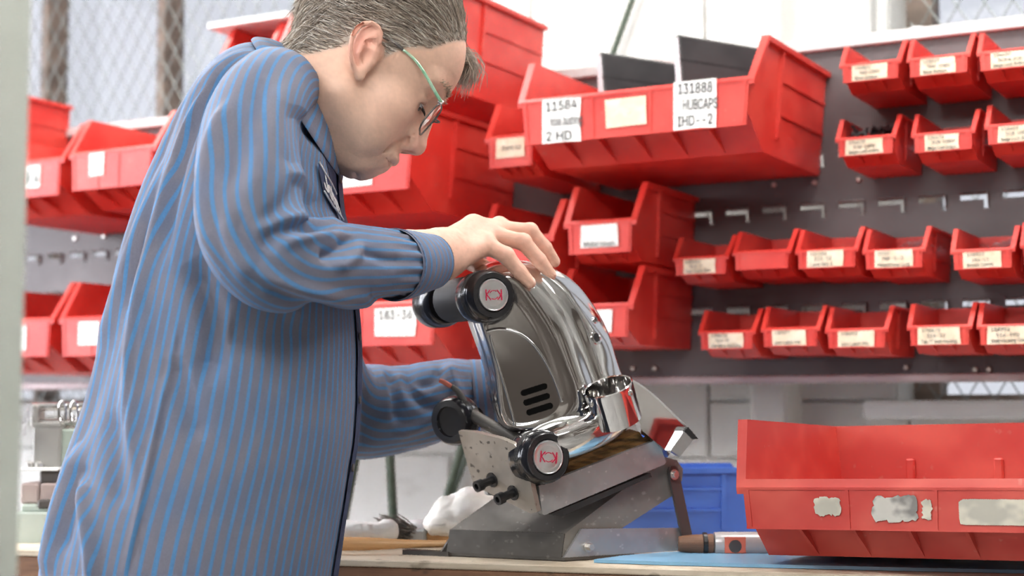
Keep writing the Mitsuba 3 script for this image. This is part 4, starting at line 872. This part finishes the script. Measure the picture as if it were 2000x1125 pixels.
st = (np.clip((-.045 - va[:, 2]) / .03, 0, 1) * np.clip((va[:, 0] + .01) / .03, 0, 1) * np.clip((.102 - va[:, 0]) / .01, 0, 1))[:, None] * (0.35 + .35 * meshkit.noise(hv * 900)[:, None]); hc = hc * (1 - st * .55) + np.array([.33, .26, .215]) * st * .55
hw = np.clip(hairy(va) / .012 + .3, 0, 1)[:, None] * (np.abs(va[:, 1:2]) < .0775); hc = hc * (1 - hw) + np.array([.34, .29, .245]) * hw

# hands: chains of joints (pixel, pixel, depth, radius)
def chain(p, js, k=.004):
    d = np.full(len(p), 9.0, np.float32)
    for (a, ra), (b, rb) in zip(js[:-1], js[1:]): d = smin(d, cap(p, a, b, ra, rb), k)
    return d
J = lambda px, py, Y, r: (W(px, py, Y), r)
FING = [[J(950, 478, 2.030, .0118), J(989, 500, 2.020, .0108), J(1014, 530, 2.024, .0096), J(1035, 552, 2.028, .0080)],
        [J(965, 460, 2.058, .0122), J(1022, 473, 2.052, .0108), J(1053, 508, 2.058, .0098), J(1075, 536, 2.066, .0082)],
        [J(975, 447, 2.084, .0120), J(1036, 452, 2.082, .0106), J(1065, 484, 2.088, .0094), J(1083, 511, 2.096, .0080)],
        [J(975, 444, 2.110, .0118), J(1030, 456, 2.112, .0102), J(1056, 490, 2.117, .0090), J(1070, 516, 2.122, .0078)]]
THUMB = [J(885, 490, 2.075, .017), J(925, 512, 2.105, .0125), J(955, 528, 2.125, .0105), J(978, 536, 2.135, .0088)]
def hand_sdf(p):
    d = chain(p, [J(700, 520, 1.80, .041), J(790, 506, 1.915, .036), J(856, 494, 1.995, .0305)])
    palm = chain(p, [J(858, 500, 1.995, .027), J(925, 443, 2.06, .0165), J(970, 452, 2.075, .0125)])
    for f, w_, r in zip(FING, ((866, 512, 1.988), (866, 500, 2.01), (866, 488, 2.03), (866, 486, 2.05)), (.021, .020, .019, .019)): palm = smin(palm, cap(p, W(*w_), f[0][0], r, f[0][1] + .0015), .012)
    d = smin(d, palm, .02)
    for f in FING + [THUMB]: d = smin(d, chain(p, f, .003), .0045)
    for f in FING: d = smin(d, np.linalg.norm(p - f[0][0].astype(np.float32) - np.array([0, 0, .005], np.float32), axis=1) - .0085, .008); d = smin(d, np.linalg.norm(p - f[1][0].astype(np.float32) - np.array([0, 0, .002], np.float32), axis=1) - f[1][1] * .93, .004)
    return d
lo, hi = W(790, 590, 1.9), W(1110, 395, 2.1)
hand = surfnet(hand_sdf, (lo[0], 1.90, lo[2] - .0), (hi[0] + .01, 2.165, hi[2]), .0023)
gv = np.array(hand.vertices); n1 = meshkit.fbm(gv * 130, 3, 4)[:, None]
wr = np.clip((W(900, 500, 2.0)[0] - gv[:, 0]) / .03, 0, 1); ra = meshkit.fbm(gv * np.array([420., 60, 60]), 2, 8) - .5; gv += np.array(hand.vertex_normals) * (ra * wr * .0016)[:, None]
hand = trimesh.Trimesh(gv, hand.faces, process=False); gc = skin_color(gv) * np.array([1.06, 1.02, 1.03])
gc = gc * (1 - .35 * np.clip(n1 - .5, 0, 1)); 
for f in FING:
    for j in (0, 1, 2): gc = tint(gc, gv, f[j][0] + np.array([0, 0, .006]), (.016,) * 3, (.70, .36, .29), .7)
    t_, q = f[3][0], f[2][0]; d_ = unit(t_ - q); up_ = unit(np.cross(d_, np.cross([0, -.35, 1], d_))); gc = tint(gc, gv, t_ + d_ * .002 + up_ * .0075, (.007,) * 3, (.86, .66, .57), 1.6)
# far hand behind the housing
FL = [[J(985 + 4 * i, 770 - 22 * i, 2.235, .010), J(1015, 765 - 24 * i, 2.215, .0095), J(1030, 768 - 24 * i, 2.195, .008)] for i in range(4)]
def hand2_sdf(p):
    d = chain(p, [J(890, 775, 2.255, .030), J(938, 770, 2.25, .028)]); 
    for f in FL: d = smin(d, smin(cap(p, W(940, 770, 2.245), f[0][0], .020, .012), chain(p, f), .006), .006)
    return smin(d, chain(p, [J(972, 755, 2.24, .014), J(992, 728, 2.225, .011), J(1004, 712, 2.205, .009)]), .008)
lo, hi = W(860, 850, 2.2), W(1060, 660, 2.2); hand2 = surfnet(hand2_sdf, (lo[0], 2.14, lo[2] - .01), (hi[0], 2.30, hi[2]), .0036)
# the rest of the figure under the clothes
hipL, hipR = W(360, 1150, 1.85) + np.array([0, .085, 0]), W(360, 1150, 1.85) + np.array([0, -.085, 0])
def core_sdf(p):
    d = cap(p, W(495, 330, 1.85), W(440, 560, 1.85), .078, .115); d = smin(d, cap(p, W(440, 560, 1.85), W(400, 950, 1.85), .115, .12), .05); d = smin(d, cap(p, W(400, 950, 1.85), W(370, 1120, 1.85), .12, .11), .05)
    d = smin(d, cap(p, W(520, 235, 1.78), W(510, 235, 1.71), .042, .036), .04); d = smin(d, cap(p, W(520, 235, 1.92), W(520, 250, 2.0), .042, .036), .04)
    d = smin(d, chain(p, [J(505, 240, 1.70, .034), J(495, 430, 1.645, .034), J(530, 500, 1.645, .032), J(700, 520, 1.80, .037)]), .02)
    d = smin(d, chain(p, [J(520, 235, 2.0, .042), J(610, 780, 2.14, .034), J(700, 800, 2.21, .030), J(880, 775, 2.255, .028)]), .02)
    for h_, fx in ((hipL, .05), (hipR, -.02)):
        kn = np.array([h_[0] + .03 + fx, h_[1], .48]); an_ = np.array([h_[0] + fx, h_[1], .09])
        d = smin(d, cap(p, h_, kn, .082, .058), .04); d = smin(d, cap(p, kn, an_, .056, .04), .03); d = smin(d, cap(p, an_ - np.array([.02, 0, .04]), an_ + np.array([.15, 0, -.055]), .035, .028), .02)
    return d
core = surfnet(core_sdf, (-.62, 1.55, .0), (.0, 2.32, 1.56), .012)
headw = moved(head, HM)
parts_ = [headw, hand, hand2, core]; cols = [hc, gc, skin_color(np.array(hand2.vertices)), np.tile([.6, .375, .265], (len(core.vertices), 1))]
add(person + '__body', join(parts_), 'm_skin', True, color=np.vstack(cols))
labels[person + '__body'] = {'label': 'head, neck, arms and hands'}
# eyes
for sg in (-1, 1):
    e = add(person + '__eye', moved(trimesh.creation.icosphere(3, .0112), HM @ frame((.0775, sg * .032, .0075), (1, 0, 0), (0, 1, 0), (0, 0, 1))), 'm_sill', True)
    add(e + '__iris', moved(trimesh.creation.icosphere(3, .0062), HM @ frame((.0818, sg * .032, .0005), (1, 0, 0), (0, 1, 0), (0, 0, 1))), 'm_strap', True)

# hair as strands lying along the skull
hr = np.random.default_rng(11)
tris = head.area_faces; cen = head.triangles_center; nrm = head.face_normals
cm = cen.copy(); cm[:, 1] = np.abs(cm[:, 1]); hh_ = hairy(cm); ok = (hh_ > 0) & (cm[:, 1] < .0772) & (cen[:, 2] > -.075) & (np.linalg.norm(cm - np.array([-.005, .085, .0]), axis=1) > .027)
pr_ = np.where(ok, tris, 0); pr_ /= pr_.sum(); ids = hr.choice(len(tris), 8200, p=pr_)
HV, HF, HC = [], [], []; off = 0
def strand(pts, rad, col):
    global off
    p = np.asarray(pts); t = np.gradient(p, axis=0); t /= np.linalg.norm(t, axis=1, keepdims=True) + 1e-9; u = np.cross(t, [.2, .9, .3]); u /= np.linalg.norm(u, axis=1, keepdims=True) + 1e-9; w = np.cross(t, u); n_ = len(p)
    a = np.array([0, 2.1, 4.2]); v = p[:, None] + (np.asarray(rad)[:, None, None]) * (np.cos(a)[None, :, None] * u[:, None] + np.sin(a)[None, :, None] * w[:, None])
    i, j = np.meshgrid(np.arange(n_ - 1), np.arange(3), indexing='ij'); k_ = (j + 1) % 3; q = np.stack([i * 3 + j, i * 3 + k_, (i + 1) * 3 + k_, (i + 1) * 3 + j], -1).reshape(-1, 4) + off
    HV.append(v.reshape(-1, 3)); HF.append(np.vstack([q[:, [0, 1, 2]], q[:, [0, 2, 3]]])); HC.append(np.tile(col, (n_ * 3, 1))); off += n_ * 3
for i in ids:
    o, n = cen[i], nrm[i]; h = min(1.0, hairy(cm[i:i + 1])[0] / .055); side = min(1.0, abs(o[1]) / .07)
    L = .010 + .026 * h + hr.uniform(-.003, .005); g = np.array([-1.0, .10 * np.sign(o[1]) + hr.normal(0, .12), -.30 * side + hr.normal(0, .12)])
    if o[0] < -.06: g = g * np.array([.45, 1, 1]) + np.array([0, 0, -.8])
    g = g - n * (g @ n); g /= np.linalg.norm(g) + 1e-9; lift = .25 + .35 * h * hr.random(); wv = hr.normal(0, .0012, 3)
    pts = [o - n * .0005, o + g * L * .3 + n * L * lift * .30, o + g * L * .65 + n * (L * lift * .36) + wv, o + g * L - n * .0000 + n * L * lift * (.28 if hr.random() < .8 else .5) + wv * 1.6]
    cur = -np.dot(pts[3], pts[3]) ; b = hr.random(); col = np.array([.36, .30, .245]) * (.45 + 1.2 * b) if b < .72 else np.array([.70, .66, .60])
    strand(pts, [.0006, .00062, .00055, .0002], col)
for k_ in range(420):                                # forelock falling over the far side of the forehead
    o = np.array([.070 + hr.normal(0, .008), .030 + hr.normal(0, .012), .088 + hr.normal(0, .006)]); d = np.array([.028, .010, .006]) + hr.normal(0, .005, 3)
    b = hr.random(); strand([o, o + d * .45 + np.array([0, 0, .008]), o + d * .85 + np.array([.0, 0, .002]), o + d + np.array([.002, .002, -.014]) + hr.normal(0, .003, 3)], [.0006, .0006, .0005, .0002], np.array([.36, .30, .245]) * (.5 + b))
for sg in (-1, 1):
    for k_ in range(80):                            # eyebrows
        t_ = hr.random(); o = np.array([.1005 - .016 * t_ ** 1.5, sg * (.012 + .036 * t_), .036 + .004 * math.sin(3 * t_)]) + hr.normal(0, .0016, 3); d = np.array([.002, sg * .007, .003]) + hr.normal(0, .001, 3)
        strand([o - np.array([.002, 0, 0]), o + d * .6, o + d], [.0004, .0004, .0002], np.array([.34, .27, .21]) * (.6 + hr.random()))
for sg in (-1, 1):
    for k_ in range(46):                             # lashes
        t_ = k_ / 45; o = np.array([.0905 - .005 * t_ ** 2, sg * (.021 + .024 * t_), .0035 + .0008 * math.sin(3 * t_)]); d = np.array([.006, sg * .0012 * t_, -.0035]); strand([o - np.array([.002, 0, 0]), o + d * .5, o + d], [.0005, .0004, .0002], np.array([.05, .04, .035]))
hairm = moved(trimesh.Trimesh(np.vstack(HV), np.vstack(HF), process=False), HM)
add(person + '__hair', hairm, 'm_hair', True, color=np.vstack(HC)); labels[person + '__hair'] = {'label': 'short grey brown hair'}

# glasses
gl = thing('eyeglasses', 'dark rimmed glasses with pale green temple worn by the man', 'eyeglasses')
X_, Y_, Z_ = HM[:3, 0], HM[:3, 1], HM[:3, 2]; G = lambda f, y, u: (HM @ np.array([f, y, u, 1]))[:3]
for sg in (-1, 1):
    t_ = np.linspace(0, 2 * np.pi, 60, endpoint=False); c_, s_ = np.cos(t_), np.sin(t_); yy = np.sign(c_) * np.abs(c_) ** .6 * .0255; uu = np.sign(s_) * np.abs(s_) ** .65 * .0200
    rim = np.array([G(.1075 - 2.0 * (.034 + y_) ** 2, sg * (.034 + y_), -.001 + u_) for y_, u_ in zip(yy, uu)])
    add(gl + '__rim', tube(np.vstack([rim, rim[:2]]), .0011, 8), 'm_strap', True)
    c0_ = rim.mean(0); add(gl + '__lens', trimesh.Trimesh(np.vstack([rim, c0_]), [[i, (i + 1) % 60, 60] for i in range(60)], process=False), 'm_glass')
    pt = [G(.1015, sg * .0625, .0175), G(.088, sg * .0695, .0205), G(.055, sg * .0745, .0305), G(.030, sg * .0765, .031)]
    add(gl + '__temple', tube(pt, [.0021, .0020, .0017, .0016], 8, 24), 'm_temple', True); add(gl + '__temple_tip', tube([pt[3], G(.012, sg * .0765, .030), G(-.006, sg * .0745, .024), G(-.020, sg * .0735, .008)], [.0018, .0021, .0022, .0020], 8, 20), 'm_strap', True)
    add(gl + '__hinge', moved(box((-.003, -.0022, -.0028), (.0035, .0022, .0028), .0008), HM @ frame((.1012, sg * .0612, .0170), (1, 0, 0), (0, 1, 0), (0, 0, 1))), 'm_bolt')
add(gl + '__bridge', tube([G(.1068, -.0090, .008), G(.1135, 0, .011), G(.1068, .0090, .008)], .0011, 8, 12), 'm_strap', True)
pr('m_temple', tex((0.30, 0.62, 0.40), (0.55, 0.80, 0.60), 160), 0.15, 0.5, clearcoat=1.0)

# ---------------------------------------------------------------- clothes
def fold(v, n, folds, off):
    """raise (amp > 0) or sink the cloth along lines drawn on the man's side view, on the side they belong to"""
    hi_, lo_ = np.zeros(len(v)), np.zeros(len(v))
    for pts, w, amp, Y in folds:
        q = spline(np.array([W(a, b, Y) for a, b in pts]), 60)[:, [0, 2]]
        a, b = q[:-1], q[1:]; d = b - a; L2 = (d * d).sum(1); best = np.full(len(v), 9.0); at_ = np.zeros(len(v))
        for i in range(len(a)):
            t = np.clip(((v[:, 0] - a[i, 0]) * d[i, 0] + (v[:, 2] - a[i, 1]) * d[i, 1]) / L2[i], 0, 1); e = (v[:, 0] - a[i, 0] - t * d[i, 0]) ** 2 + (v[:, 2] - a[i, 1] - t * d[i, 1]) ** 2
            m_ = e < best; best[m_] = e[m_]; at_[m_] = (i + t[m_]) / len(a)
        f = 1.35 * abs(amp) * np.clip(5 * np.minimum(at_ + .03, 1.03 - at_), 0, 1) * np.exp(-best / (w * w))
        if amp > 0: hi_ = np.maximum(hi_, f)
        else: lo_ = np.maximum(lo_, f)
    return (hi_ - lo_) * np.clip((.45 - n[:, 1]) / .3, 0, 1)
def cloth_loft(R_, us, folds=(), noise=.0012, nf=(18, 18), seed=0, cap0=False, cap1=False, wr=None):
    """rings R_ (n, m, 3) closed by a doubled column; uv in metres round and along"""
    n_, m_ = R_.shape[:2]; R_ = np.concatenate([R_, R_[:, :1]], 1); circ = np.linalg.norm(np.diff(R_, axis=1), axis=2).sum(1)
    u = np.tile(np.linspace(0, 1, m_ + 1) * us, (n_, 1)); vl = np.r_[0, np.cumsum(np.linalg.norm(np.diff(R_.mean(1), axis=0), axis=1))]; vv = np.tile(vl[:, None], (1, m_ + 1))
    V = R_.reshape(-1, 3); i, j = np.meshgrid(np.arange(n_ - 1), np.arange(m_), indexing='ij'); M1 = m_ + 1
    a, b, c, d = i * M1 + j, i * M1 + j + 1, (i + 1) * M1 + j + 1, (i + 1) * M1 + j; f = np.vstack([np.stack([a, b, c], -1).reshape(-1, 3), np.stack([a, c, d], -1).reshape(-1, 3)])
    def normals(V): 
        G_ = V.reshape(n_, M1, 3); du = np.roll(G_[:, :-1], -1, 1) - np.roll(G_[:, :-1], 1, 1); dv = np.gradient(G_[:, :-1], axis=0); N3 = np.cross(du, dv); N3 /= np.linalg.norm(N3, axis=2, keepdims=True) + 1e-12; return np.concatenate([N3, N3[:, :1]], 1).reshape(-1, 3)
    N3 = normals(V); C3 = R_.mean(1).repeat(M1, 0)
    if ((V - C3) * N3).sum() < 0: N3 = -N3; f = f[:, ::-1]
    ph = np.tile(np.linspace(0, 2 * np.pi, M1), (n_, 1)).ravel(); P3 = np.stack([np.cos(ph) * nf[0] * us / 6.28, np.sin(ph) * nf[0] * us / 6.28, vv.ravel() * nf[1]], -1)
    D = (meshkit.fbm(P3, 3, seed) - .5) * 2 * noise
    if folds: D = D + fold(V, N3, folds, 0)
    if wr is not None: D = D + wr(ph, vv.ravel() / vl[-1])
    V = V + N3 * D[:, None]; 
    return trimesh.Trimesh(V, f, process=False), np.c_[u.ravel(), vv.ravel()], V.reshape(n_, M1, 3), N3.reshape(n_, M1, 3)
# shirt body: rings between the line of the back and the line of the front
TR = [ # back, front (pixels), half width across, squareness
 ((556, 104), (652, 254), .058), ((532, 96), (656, 300), .095), ((502, 97), (660, 345), .140), ((462, 112), (664, 395), .168), ((414, 152), (676, 450), .180), ((378, 207), (686, 510), .185), ((342, 292), (692, 575), .186),
 ((302, 380), (698, 640), .184), ((272, 465), (700, 700), .183), ((243, 575), (699, 770), .183), ((216, 685), (695, 845), .184), ((194, 775), (686, 915), .187), ((158, 882), (674, 990), .190), ((124, 985), (662, 1065), .193), ((102, 1085), (652, 1130), .194), ((92, 1180), (645, 1200), .195), ((86, 1260), (640, 1270), .195)]
NU = 420
def ring_t(b, f_, w):
    B_, F_ = W(*b, 1.85), W(*f_, 1.85); c = (B_ + F_) / 2; ax = (F_ - B_) / 2; t = np.arange(NU) * 2 * np.pi / NU; e = 2 / 2.25
    cs, sn = np.cos(t), np.sin(t); return c + (np.sign(cs) * np.abs(cs) ** e)[:, None] * ax + (np.sign(sn) * np.abs(sn) ** e)[:, None] * np.array([0, -w, 0])
base = np.array([ring_t(*r) for r in TR]); lev = np.r_[0, np.cumsum(np.linalg.norm(np.diff(base.mean(1), axis=0), axis=1))]
RT_ = pchip(lev, base.reshape(len(TR), -1), np.linspace(0, lev[-1], 300)).reshape(300, NU, 3)
YB = 1.74
TF = [([(452, 112), (385, 225), (322, 365), (252, 540), (214, 640), (168, 755)], .010, .009, YB), ([(478, 112), (400, 190), (352, 285), (318, 420), (296, 560), (280, 700), (268, 830)], .009, .010, YB),
      ([(440, 150), (362, 262), (330, 350), (300, 470), (262, 600)], .008, -.008, YB), ([(425, 130), (345, 240), (272, 400), (226, 560), (200, 690), (160, 830), (110, 985), (90, 1110)], .008, .006, YB),
      ([(480, 130), (425, 200), (380, 290), (352, 400), (335, 520)], .008, -.009, YB), ([(170, 860), (135, 960), (112, 1060), (100, 1140)], .011, .009, YB), ([(168, 915), (190, 990), (208, 1060), (214, 1140)], .008, .008, YB),
      ([(185, 900), (160, 980), (140, 1080)], .008, -.006, YB), ([(392, 520), (430, 600), (440, 680), (420, 750)], .014, -.012, YB), ([(360, 700), (390, 790), (420, 860)], .012, -.006, YB), ([(232, 800), (255, 900), (262, 990)], .012, -.006, YB),
      ([(600, 620), (520, 660), (450, 650)], .02, -.006, YB), ([(280, 560), (300, 680), (282, 800), (290, 900)], .007, .004, YB), ([(372, 640), (345, 780), (322, 900), (296, 1030), (272, 1130)], .0035, .0025, YB), ([(380, 645), (353, 785), (330, 905), (304, 1035), (280, 1135)], .003, -.002, YB),
      ([(640, 250), (600, 200), (560, 150)], .006, .003, YB), ([(560, 130), (590, 200), (620, 280)], .010, -.006, YB), ([(535, 110), (560, 180), (590, 260)], .010, .006, YB), ([(522, 335), (545, 360), (580, 370)], .010, -.007, YB), ([(545, 300), (590, 380), (640, 420)], .012, -.005, YB)]
tm_, tuv, TG, TN = cloth_loft(RT_, 1.16, TF, .0022, (26, 7), 5)
shirt = person + '__shirt'
add(shirt, tm_, 'm_shirt', True, uv=tuv); labels[shirt] = {'label': 'blue and grey striped long sleeved work shirt'}
def tube_rings(pts, n, m, twist=0.0, squash=None):
    q = spline(np.array([np.r_[W(a, b, Y), r] for a, b, Y, r in pts]), n); p, rad = q[:, :3], q[:, 3]; t = np.gradient(p, axis=0); t /= np.linalg.norm(t, axis=1, keepdims=True); u = unit(np.cross(t[0], [0, 1, 0])); out = []; a = np.arange(m) * 2 * np.pi / m + twist
    for k_ in range(n):
        u = unit(u - t[k_] * (u @ t[k_])); w = np.cross(t[k_], u); out.append(p[k_] + rad[k_] * (np.cos(a)[:, None] * u + np.sin(a)[:, None] * w))
    return np.array(out)
SL = [(560, 175, 1.80, .040), (525, 180, 1.735, .0490), (500, 225, 1.690, .0525), (490, 290, 1.660, .0565), (490, 370, 1.640, .0590), (492, 440, 1.628, .0580), (522, 498, 1.630, .0550), (592, 516, 1.675, .0495), (665, 516, 1.745, .0465), (730, 516, 1.808, .0430), (776, 517, 1.852, .0395)]
YS = 1.60
def cuff_gather(ph, v): return .0016 * np.sin(ph * 17) * np.clip((v - .86) / .12, 0, 1)
SF = [([(632, 417), (590, 440), (552, 458), (520, 500)], .009, -.010, YS), ([(640, 395), (600, 420), (556, 440)], .008, .005, YS), ([(548, 475), (600, 462), (640, 440)], .007, .006, YS), ([(665, 438), (655, 478), (620, 500)], .008, -.009, YS), ([(678, 445), (672, 490), (640, 515)], .007, .005, YS),
      ([(520, 560), (580, 590), (660, 600)], .008, -.006, YS), ([(505, 530), (570, 560), (650, 570), (720, 560)], .007, .005, YS), ([(450, 430), (470, 500), (505, 545)], .010, .005, YS), ([(470, 420), (495, 480), (530, 520)], .008, -.005, YS), ([(455, 180), (405, 300), (400, 390), (440, 520)], .010, .007, YS),
      ([(500, 130), (470, 250), (460, 380)], .012, -.006, YS), ([(530, 140), (520, 260), (500, 400)], .012, .005, YS), ([(590, 330), (560, 400), (510, 440)], .010, -.006, YS), ([(560, 180), (575, 260), (570, 330)], .010, -.006, YS), ([(690, 470), (740, 480), (765, 476)], .006, -.004, YS), ([(690, 560), (735, 556), (765, 550)], .006, -.004, YS)]
sm_, suv, SG, SN = cloth_loft(tube_rings(SL, 260, 220), .37, SF, .0022, (28, 12), 9, wr=cuff_gather)
add(shirt + '__sleeve', sm_, 'm_shirt', True, uv=suv)
CF = [(766, 517, 1.842, .0425), (790, 516, 1.868, .0415), (815, 514, 1.897, .0380), (840, 511, 1.926, .0345)]
def cuff(CF, n=60):
    r = tube_rings(CF, n, 160); r = np.concatenate([r, r[-1:] * .0 + r[-1:].mean(1, keepdims=True) + (r[-1:] - r[-1:].mean(1, keepdims=True)) * .93, r[-14:-13].mean(1, keepdims=True) + (r[-14:-13] - r[-14:-13].mean(1, keepdims=True)) * .92]); return r
cm_, cuv, CG, CN = cloth_loft(cuff(CF), .30, (), .0008, (20, 20), 3)
add(shirt + '__cuff', cm_, 'm_shirt', True, uv=np.c_[cuv[:, 1], cuv[:, 0]])
add(shirt + '__cuff_seam', tube(np.vstack([CG[3], CG[3][:2]]), .0011, 6), 'm_seam', True)
SL2 = [(530, 240, 2.0, .058), (585, 560, 2.06, .062), (620, 730, 2.14, .066), (665, 798, 2.19, .068), (720, 803, 2.225, .067), (785, 798, 2.245, .062), (850, 782, 2.26, .058), (930, 772, 2.268, .051)]
SF2 = [([(745, 720), (765, 780), (770, 830)], .008, -.010, 2.1), ([(725, 715), (745, 770), (740, 840)], .009, .006, 2.1), ([(705, 760), (712, 820), (700, 880)], .008, -.006, 2.1), ([(790, 715), (800, 770), (850, 800)], .008, -.007, 2.1), ([(850, 705), (840, 740), (800, 745)], .007, -.006, 2.1), ([(870, 700), (880, 740), (900, 790)], .008, .005, 2.1), ([(760, 850), (800, 840), (850, 800)], .008, .005, 2.1)]
sm2, suv2, SG2, _ = cloth_loft(tube_rings(SL2, 200, 180), .40, SF2, .004, (26, 14), 21)
add(shirt + '__sleeve', sm2, 'm_shirt', True, uv=suv2)
cm2, cuv2, _, _ = cloth_loft(cuff([(920, 773, 2.266, .053), (945, 771, 2.267, .051), (968, 769, 2.267, .046), (985, 768, 2.267, .040)], 40), .30, (), .0008, (20, 20), 4)
add(shirt + '__cuff', cm2, 'm_shirt', True, uv=np.c_[cuv2[:, 1], cuv2[:, 0]])
# collar: a folded band round the neck
cr_ = RT_[0]; cc_ = cr_.mean(0); nd = unit(W(630, 120, 1.85) - W(600, 182, 1.85))
def col_ring(k_, up_, s): return cc_ + (RT_[k_] - RT_[k_].mean(0)) * s + (RT_[k_].mean(0) - cc_) + nd * up_
colr = np.array([col_ring(4, -.004, .97), col_ring(0, .004, .98), col_ring(0, .006, 1.02), col_ring(2, .006, 1.04), col_ring(6, .005, 1.045), col_ring(11, .004, 1.04), col_ring(13, .001, 1.02)])
colr = pchip(np.arange(7), colr.reshape(7, -1), np.linspace(0, 6, 40)).reshape(40, NU, 3)
km, kuv, _, _ = cloth_loft(colr[:, ::3], .45, (), .0008, (20, 20), 6); add(shirt + '__collar', km, 'm_shirt', True, uv=kuv)
# placket, button and name patch follow the shirt's front
from scipy.ndimage import map_coordinates
def surf(u, v, lift):                                # u: turns round from the front (0..1), v: 0 collar .. 1 hem
    u = np.asarray(u, float) % 1.0; c = np.array([np.asarray(v, float) * (TG.shape[0] - 1), u * (TG.shape[1] - 1)])
    P3 = np.stack([map_coordinates(TG[..., k_], c, order=1, mode='nearest') for k_ in range(3)], -1); N_3 = np.stack([map_coordinates(TN[..., k_], c, order=1, mode='nearest') for k_ in range(3)], -1)
    return P3 + N_3 * np.asarray(lift)[..., None] if np.ndim(lift) else P3 + N_3 * lift
def proj(p): d = np.asarray(p) - CAM; z = d @ FWD; return np.stack([1000 + F * d[..., 0] / z, 562.5 - F * (d @ UPV) / z], -1)
def sheet(u0, u1, v0, v1, nu, nv, lift, th=.0012):
    uu, vv = np.meshgrid(np.linspace(u0, u1, nu), np.linspace(v0, v1, nv)); top = surf(uu.ravel(), vv.ravel(), lift).reshape(nv, nu, 3)
    f = [(a * nu + b, a * nu + b + 1, (a + 1) * nu + b + 1, (a + 1) * nu + b) for a in range(nv - 1) for b in range(nu - 1)]; f = np.array(f); return trimesh.Trimesh(top.reshape(-1, 3), np.vstack([f[:, [0, 1, 2]], f[:, [0, 2, 3]]]), process=False)
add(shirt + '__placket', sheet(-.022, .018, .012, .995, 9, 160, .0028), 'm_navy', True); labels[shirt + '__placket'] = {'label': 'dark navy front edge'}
for v in (.05, .2, .34, .48, .62): 
    c_ = surf([.012], [v], .004)[0]; n_ = unit(surf([.012], [v], .01)[0] - c_); add(shirt + '__button', lathe([(.0045, 0), (.005, .001), (.004, .002), (0, .0016)], c_, n_, 16), 'm_strap')
rows_ = []
for y in np.linspace(222, 404, 40):
    xl, xr = np.interp(y, (222, 250, 300, 350, 404), (610, 620, 634, 646, 660)), np.interp(y, (222, 250, 275, 330, 404), (616, 641, 654, 661, 672)); rw = []
    for x in np.linspace(xl, xr, 8):
        try: o, n = raymesh(tm_, CAM, ray(x, y)); o = o - unit(ray(x, y)) * .004
        except ValueError: o = rw[-1] if rw else rows_[-1][0]
        rw.append(o)
    rows_.append(rw)
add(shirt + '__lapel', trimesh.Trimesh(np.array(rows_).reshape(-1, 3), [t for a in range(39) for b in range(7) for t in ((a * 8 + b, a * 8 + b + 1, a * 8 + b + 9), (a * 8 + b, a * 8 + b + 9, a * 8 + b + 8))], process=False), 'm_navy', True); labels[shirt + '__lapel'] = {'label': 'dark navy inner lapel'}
# where the patch sits: find the turn and height of its corners in the side view
PJ = proj(TG.reshape(-1, 3)).reshape(TG.shape[0], TG.shape[1], 2); nearside = np.zeros(TG.shape[:2], bool); nearside[:, 3:TG.shape[1] // 4] = True
def uv_at(px, py):
    d = np.where(nearside, np.hypot(PJ[..., 0] - px, PJ[..., 1] - py), 1e9); i, j = np.unravel_index(np.argmin(d), d.shape); return j / (TG.shape[1] - 1), i / (TG.shape[0] - 1)
uA, vA = uv_at(617, 318); uB, vB = uv_at(626, 374)
PW = .075
def patch(x, y, lift): u = uA + (uB - uA) * y - PW * x; v = vA + (vB - vA) * y + .012 * x; return surf(u, v, lift)
def warp(m, lift):
    v = np.array(m.vertices); return trimesh.Trimesh(patch(v[:, 0], v[:, 1], lift + v[:, 2]), m.faces, process=False)
g_ = np.stack(np.meshgrid(np.linspace(0, 1, 40), np.linspace(0, 1, 40)), -1).reshape(-1, 2)
f_ = np.array([(a * 40 + b, a * 40 + b + 1, (a + 1) * 40 + b + 1, (a + 1) * 40 + b) for a in range(39) for b in range(39)])
pk = add(shirt + '__name_patch', trimesh.Trimesh(patch(g_[:, 0], g_[:, 1], .0034), np.vstack([f_[:, [0, 1, 2]], f_[:, [0, 2, 3]]]), process=False), 'm_navy', True); labels[pk] = {'label': 'dark blue name patch reading John with white borders'}
for y_ in (.0, 1.0): add(pk + '__border', tube(patch(np.linspace(0, 1, 30), np.full(30, y_) + .06 * np.sin(np.linspace(0, 6.28, 30)), .0044), .0011, 6), 'm_thread', True)
tx = meshkit.text_mesh('John', 1.0, .02, True); b_ = tx.bounds; tv = np.array(tx.vertices); tv[:, 0] = .07 + .86 * (tv[:, 0] - b_[0, 0]) / (b_[1, 0] - b_[0, 0]); tv[:, 1] = .82 - .62 * tv[:, 1] / 1.0; tv[:, 2] *= .03
add(pk + '__lettering', warp(trimesh.Trimesh(tv, tx.faces, process=False), .0044), 'm_thread')
# trousers and shoes (below the frame)
tw = []
for h_, fx in ((hipL, .05), (hipR, -.02)):
    tw.append(tube([h_ + np.array([-.01, 0, .02]), [h_[0] + .03 + fx, h_[1], .48], [h_[0] + fx - .005, h_[1], .06]], [.105, .082, .075], 28, 24))
tw.append(loft(np.array([ring_t(*TR[-2]) * 1.0, ring_t((80, 1400), (620, 1400), .19)]))); add(person + '__trousers', join(tw), 'm_trousers', True)
for h_, fx in ((hipL, .05), (hipR, -.02)): add(person + '__shoe', loft(np.array([[[h_[0] + fx + .05 + sx * .15 * math.cos(a) + .03 * (1 - z / .1) * 0, h_[1] + .048 * s2 * math.sin(a), z] for a in np.linspace(0, 2 * np.pi, 40, endpoint=False)] for z, sx, s2 in ((0.001, 1, 1), (.03, 1.0, 1.02), (.06, .9, .9), (.085, .6, .8))])), 'm_black', True)
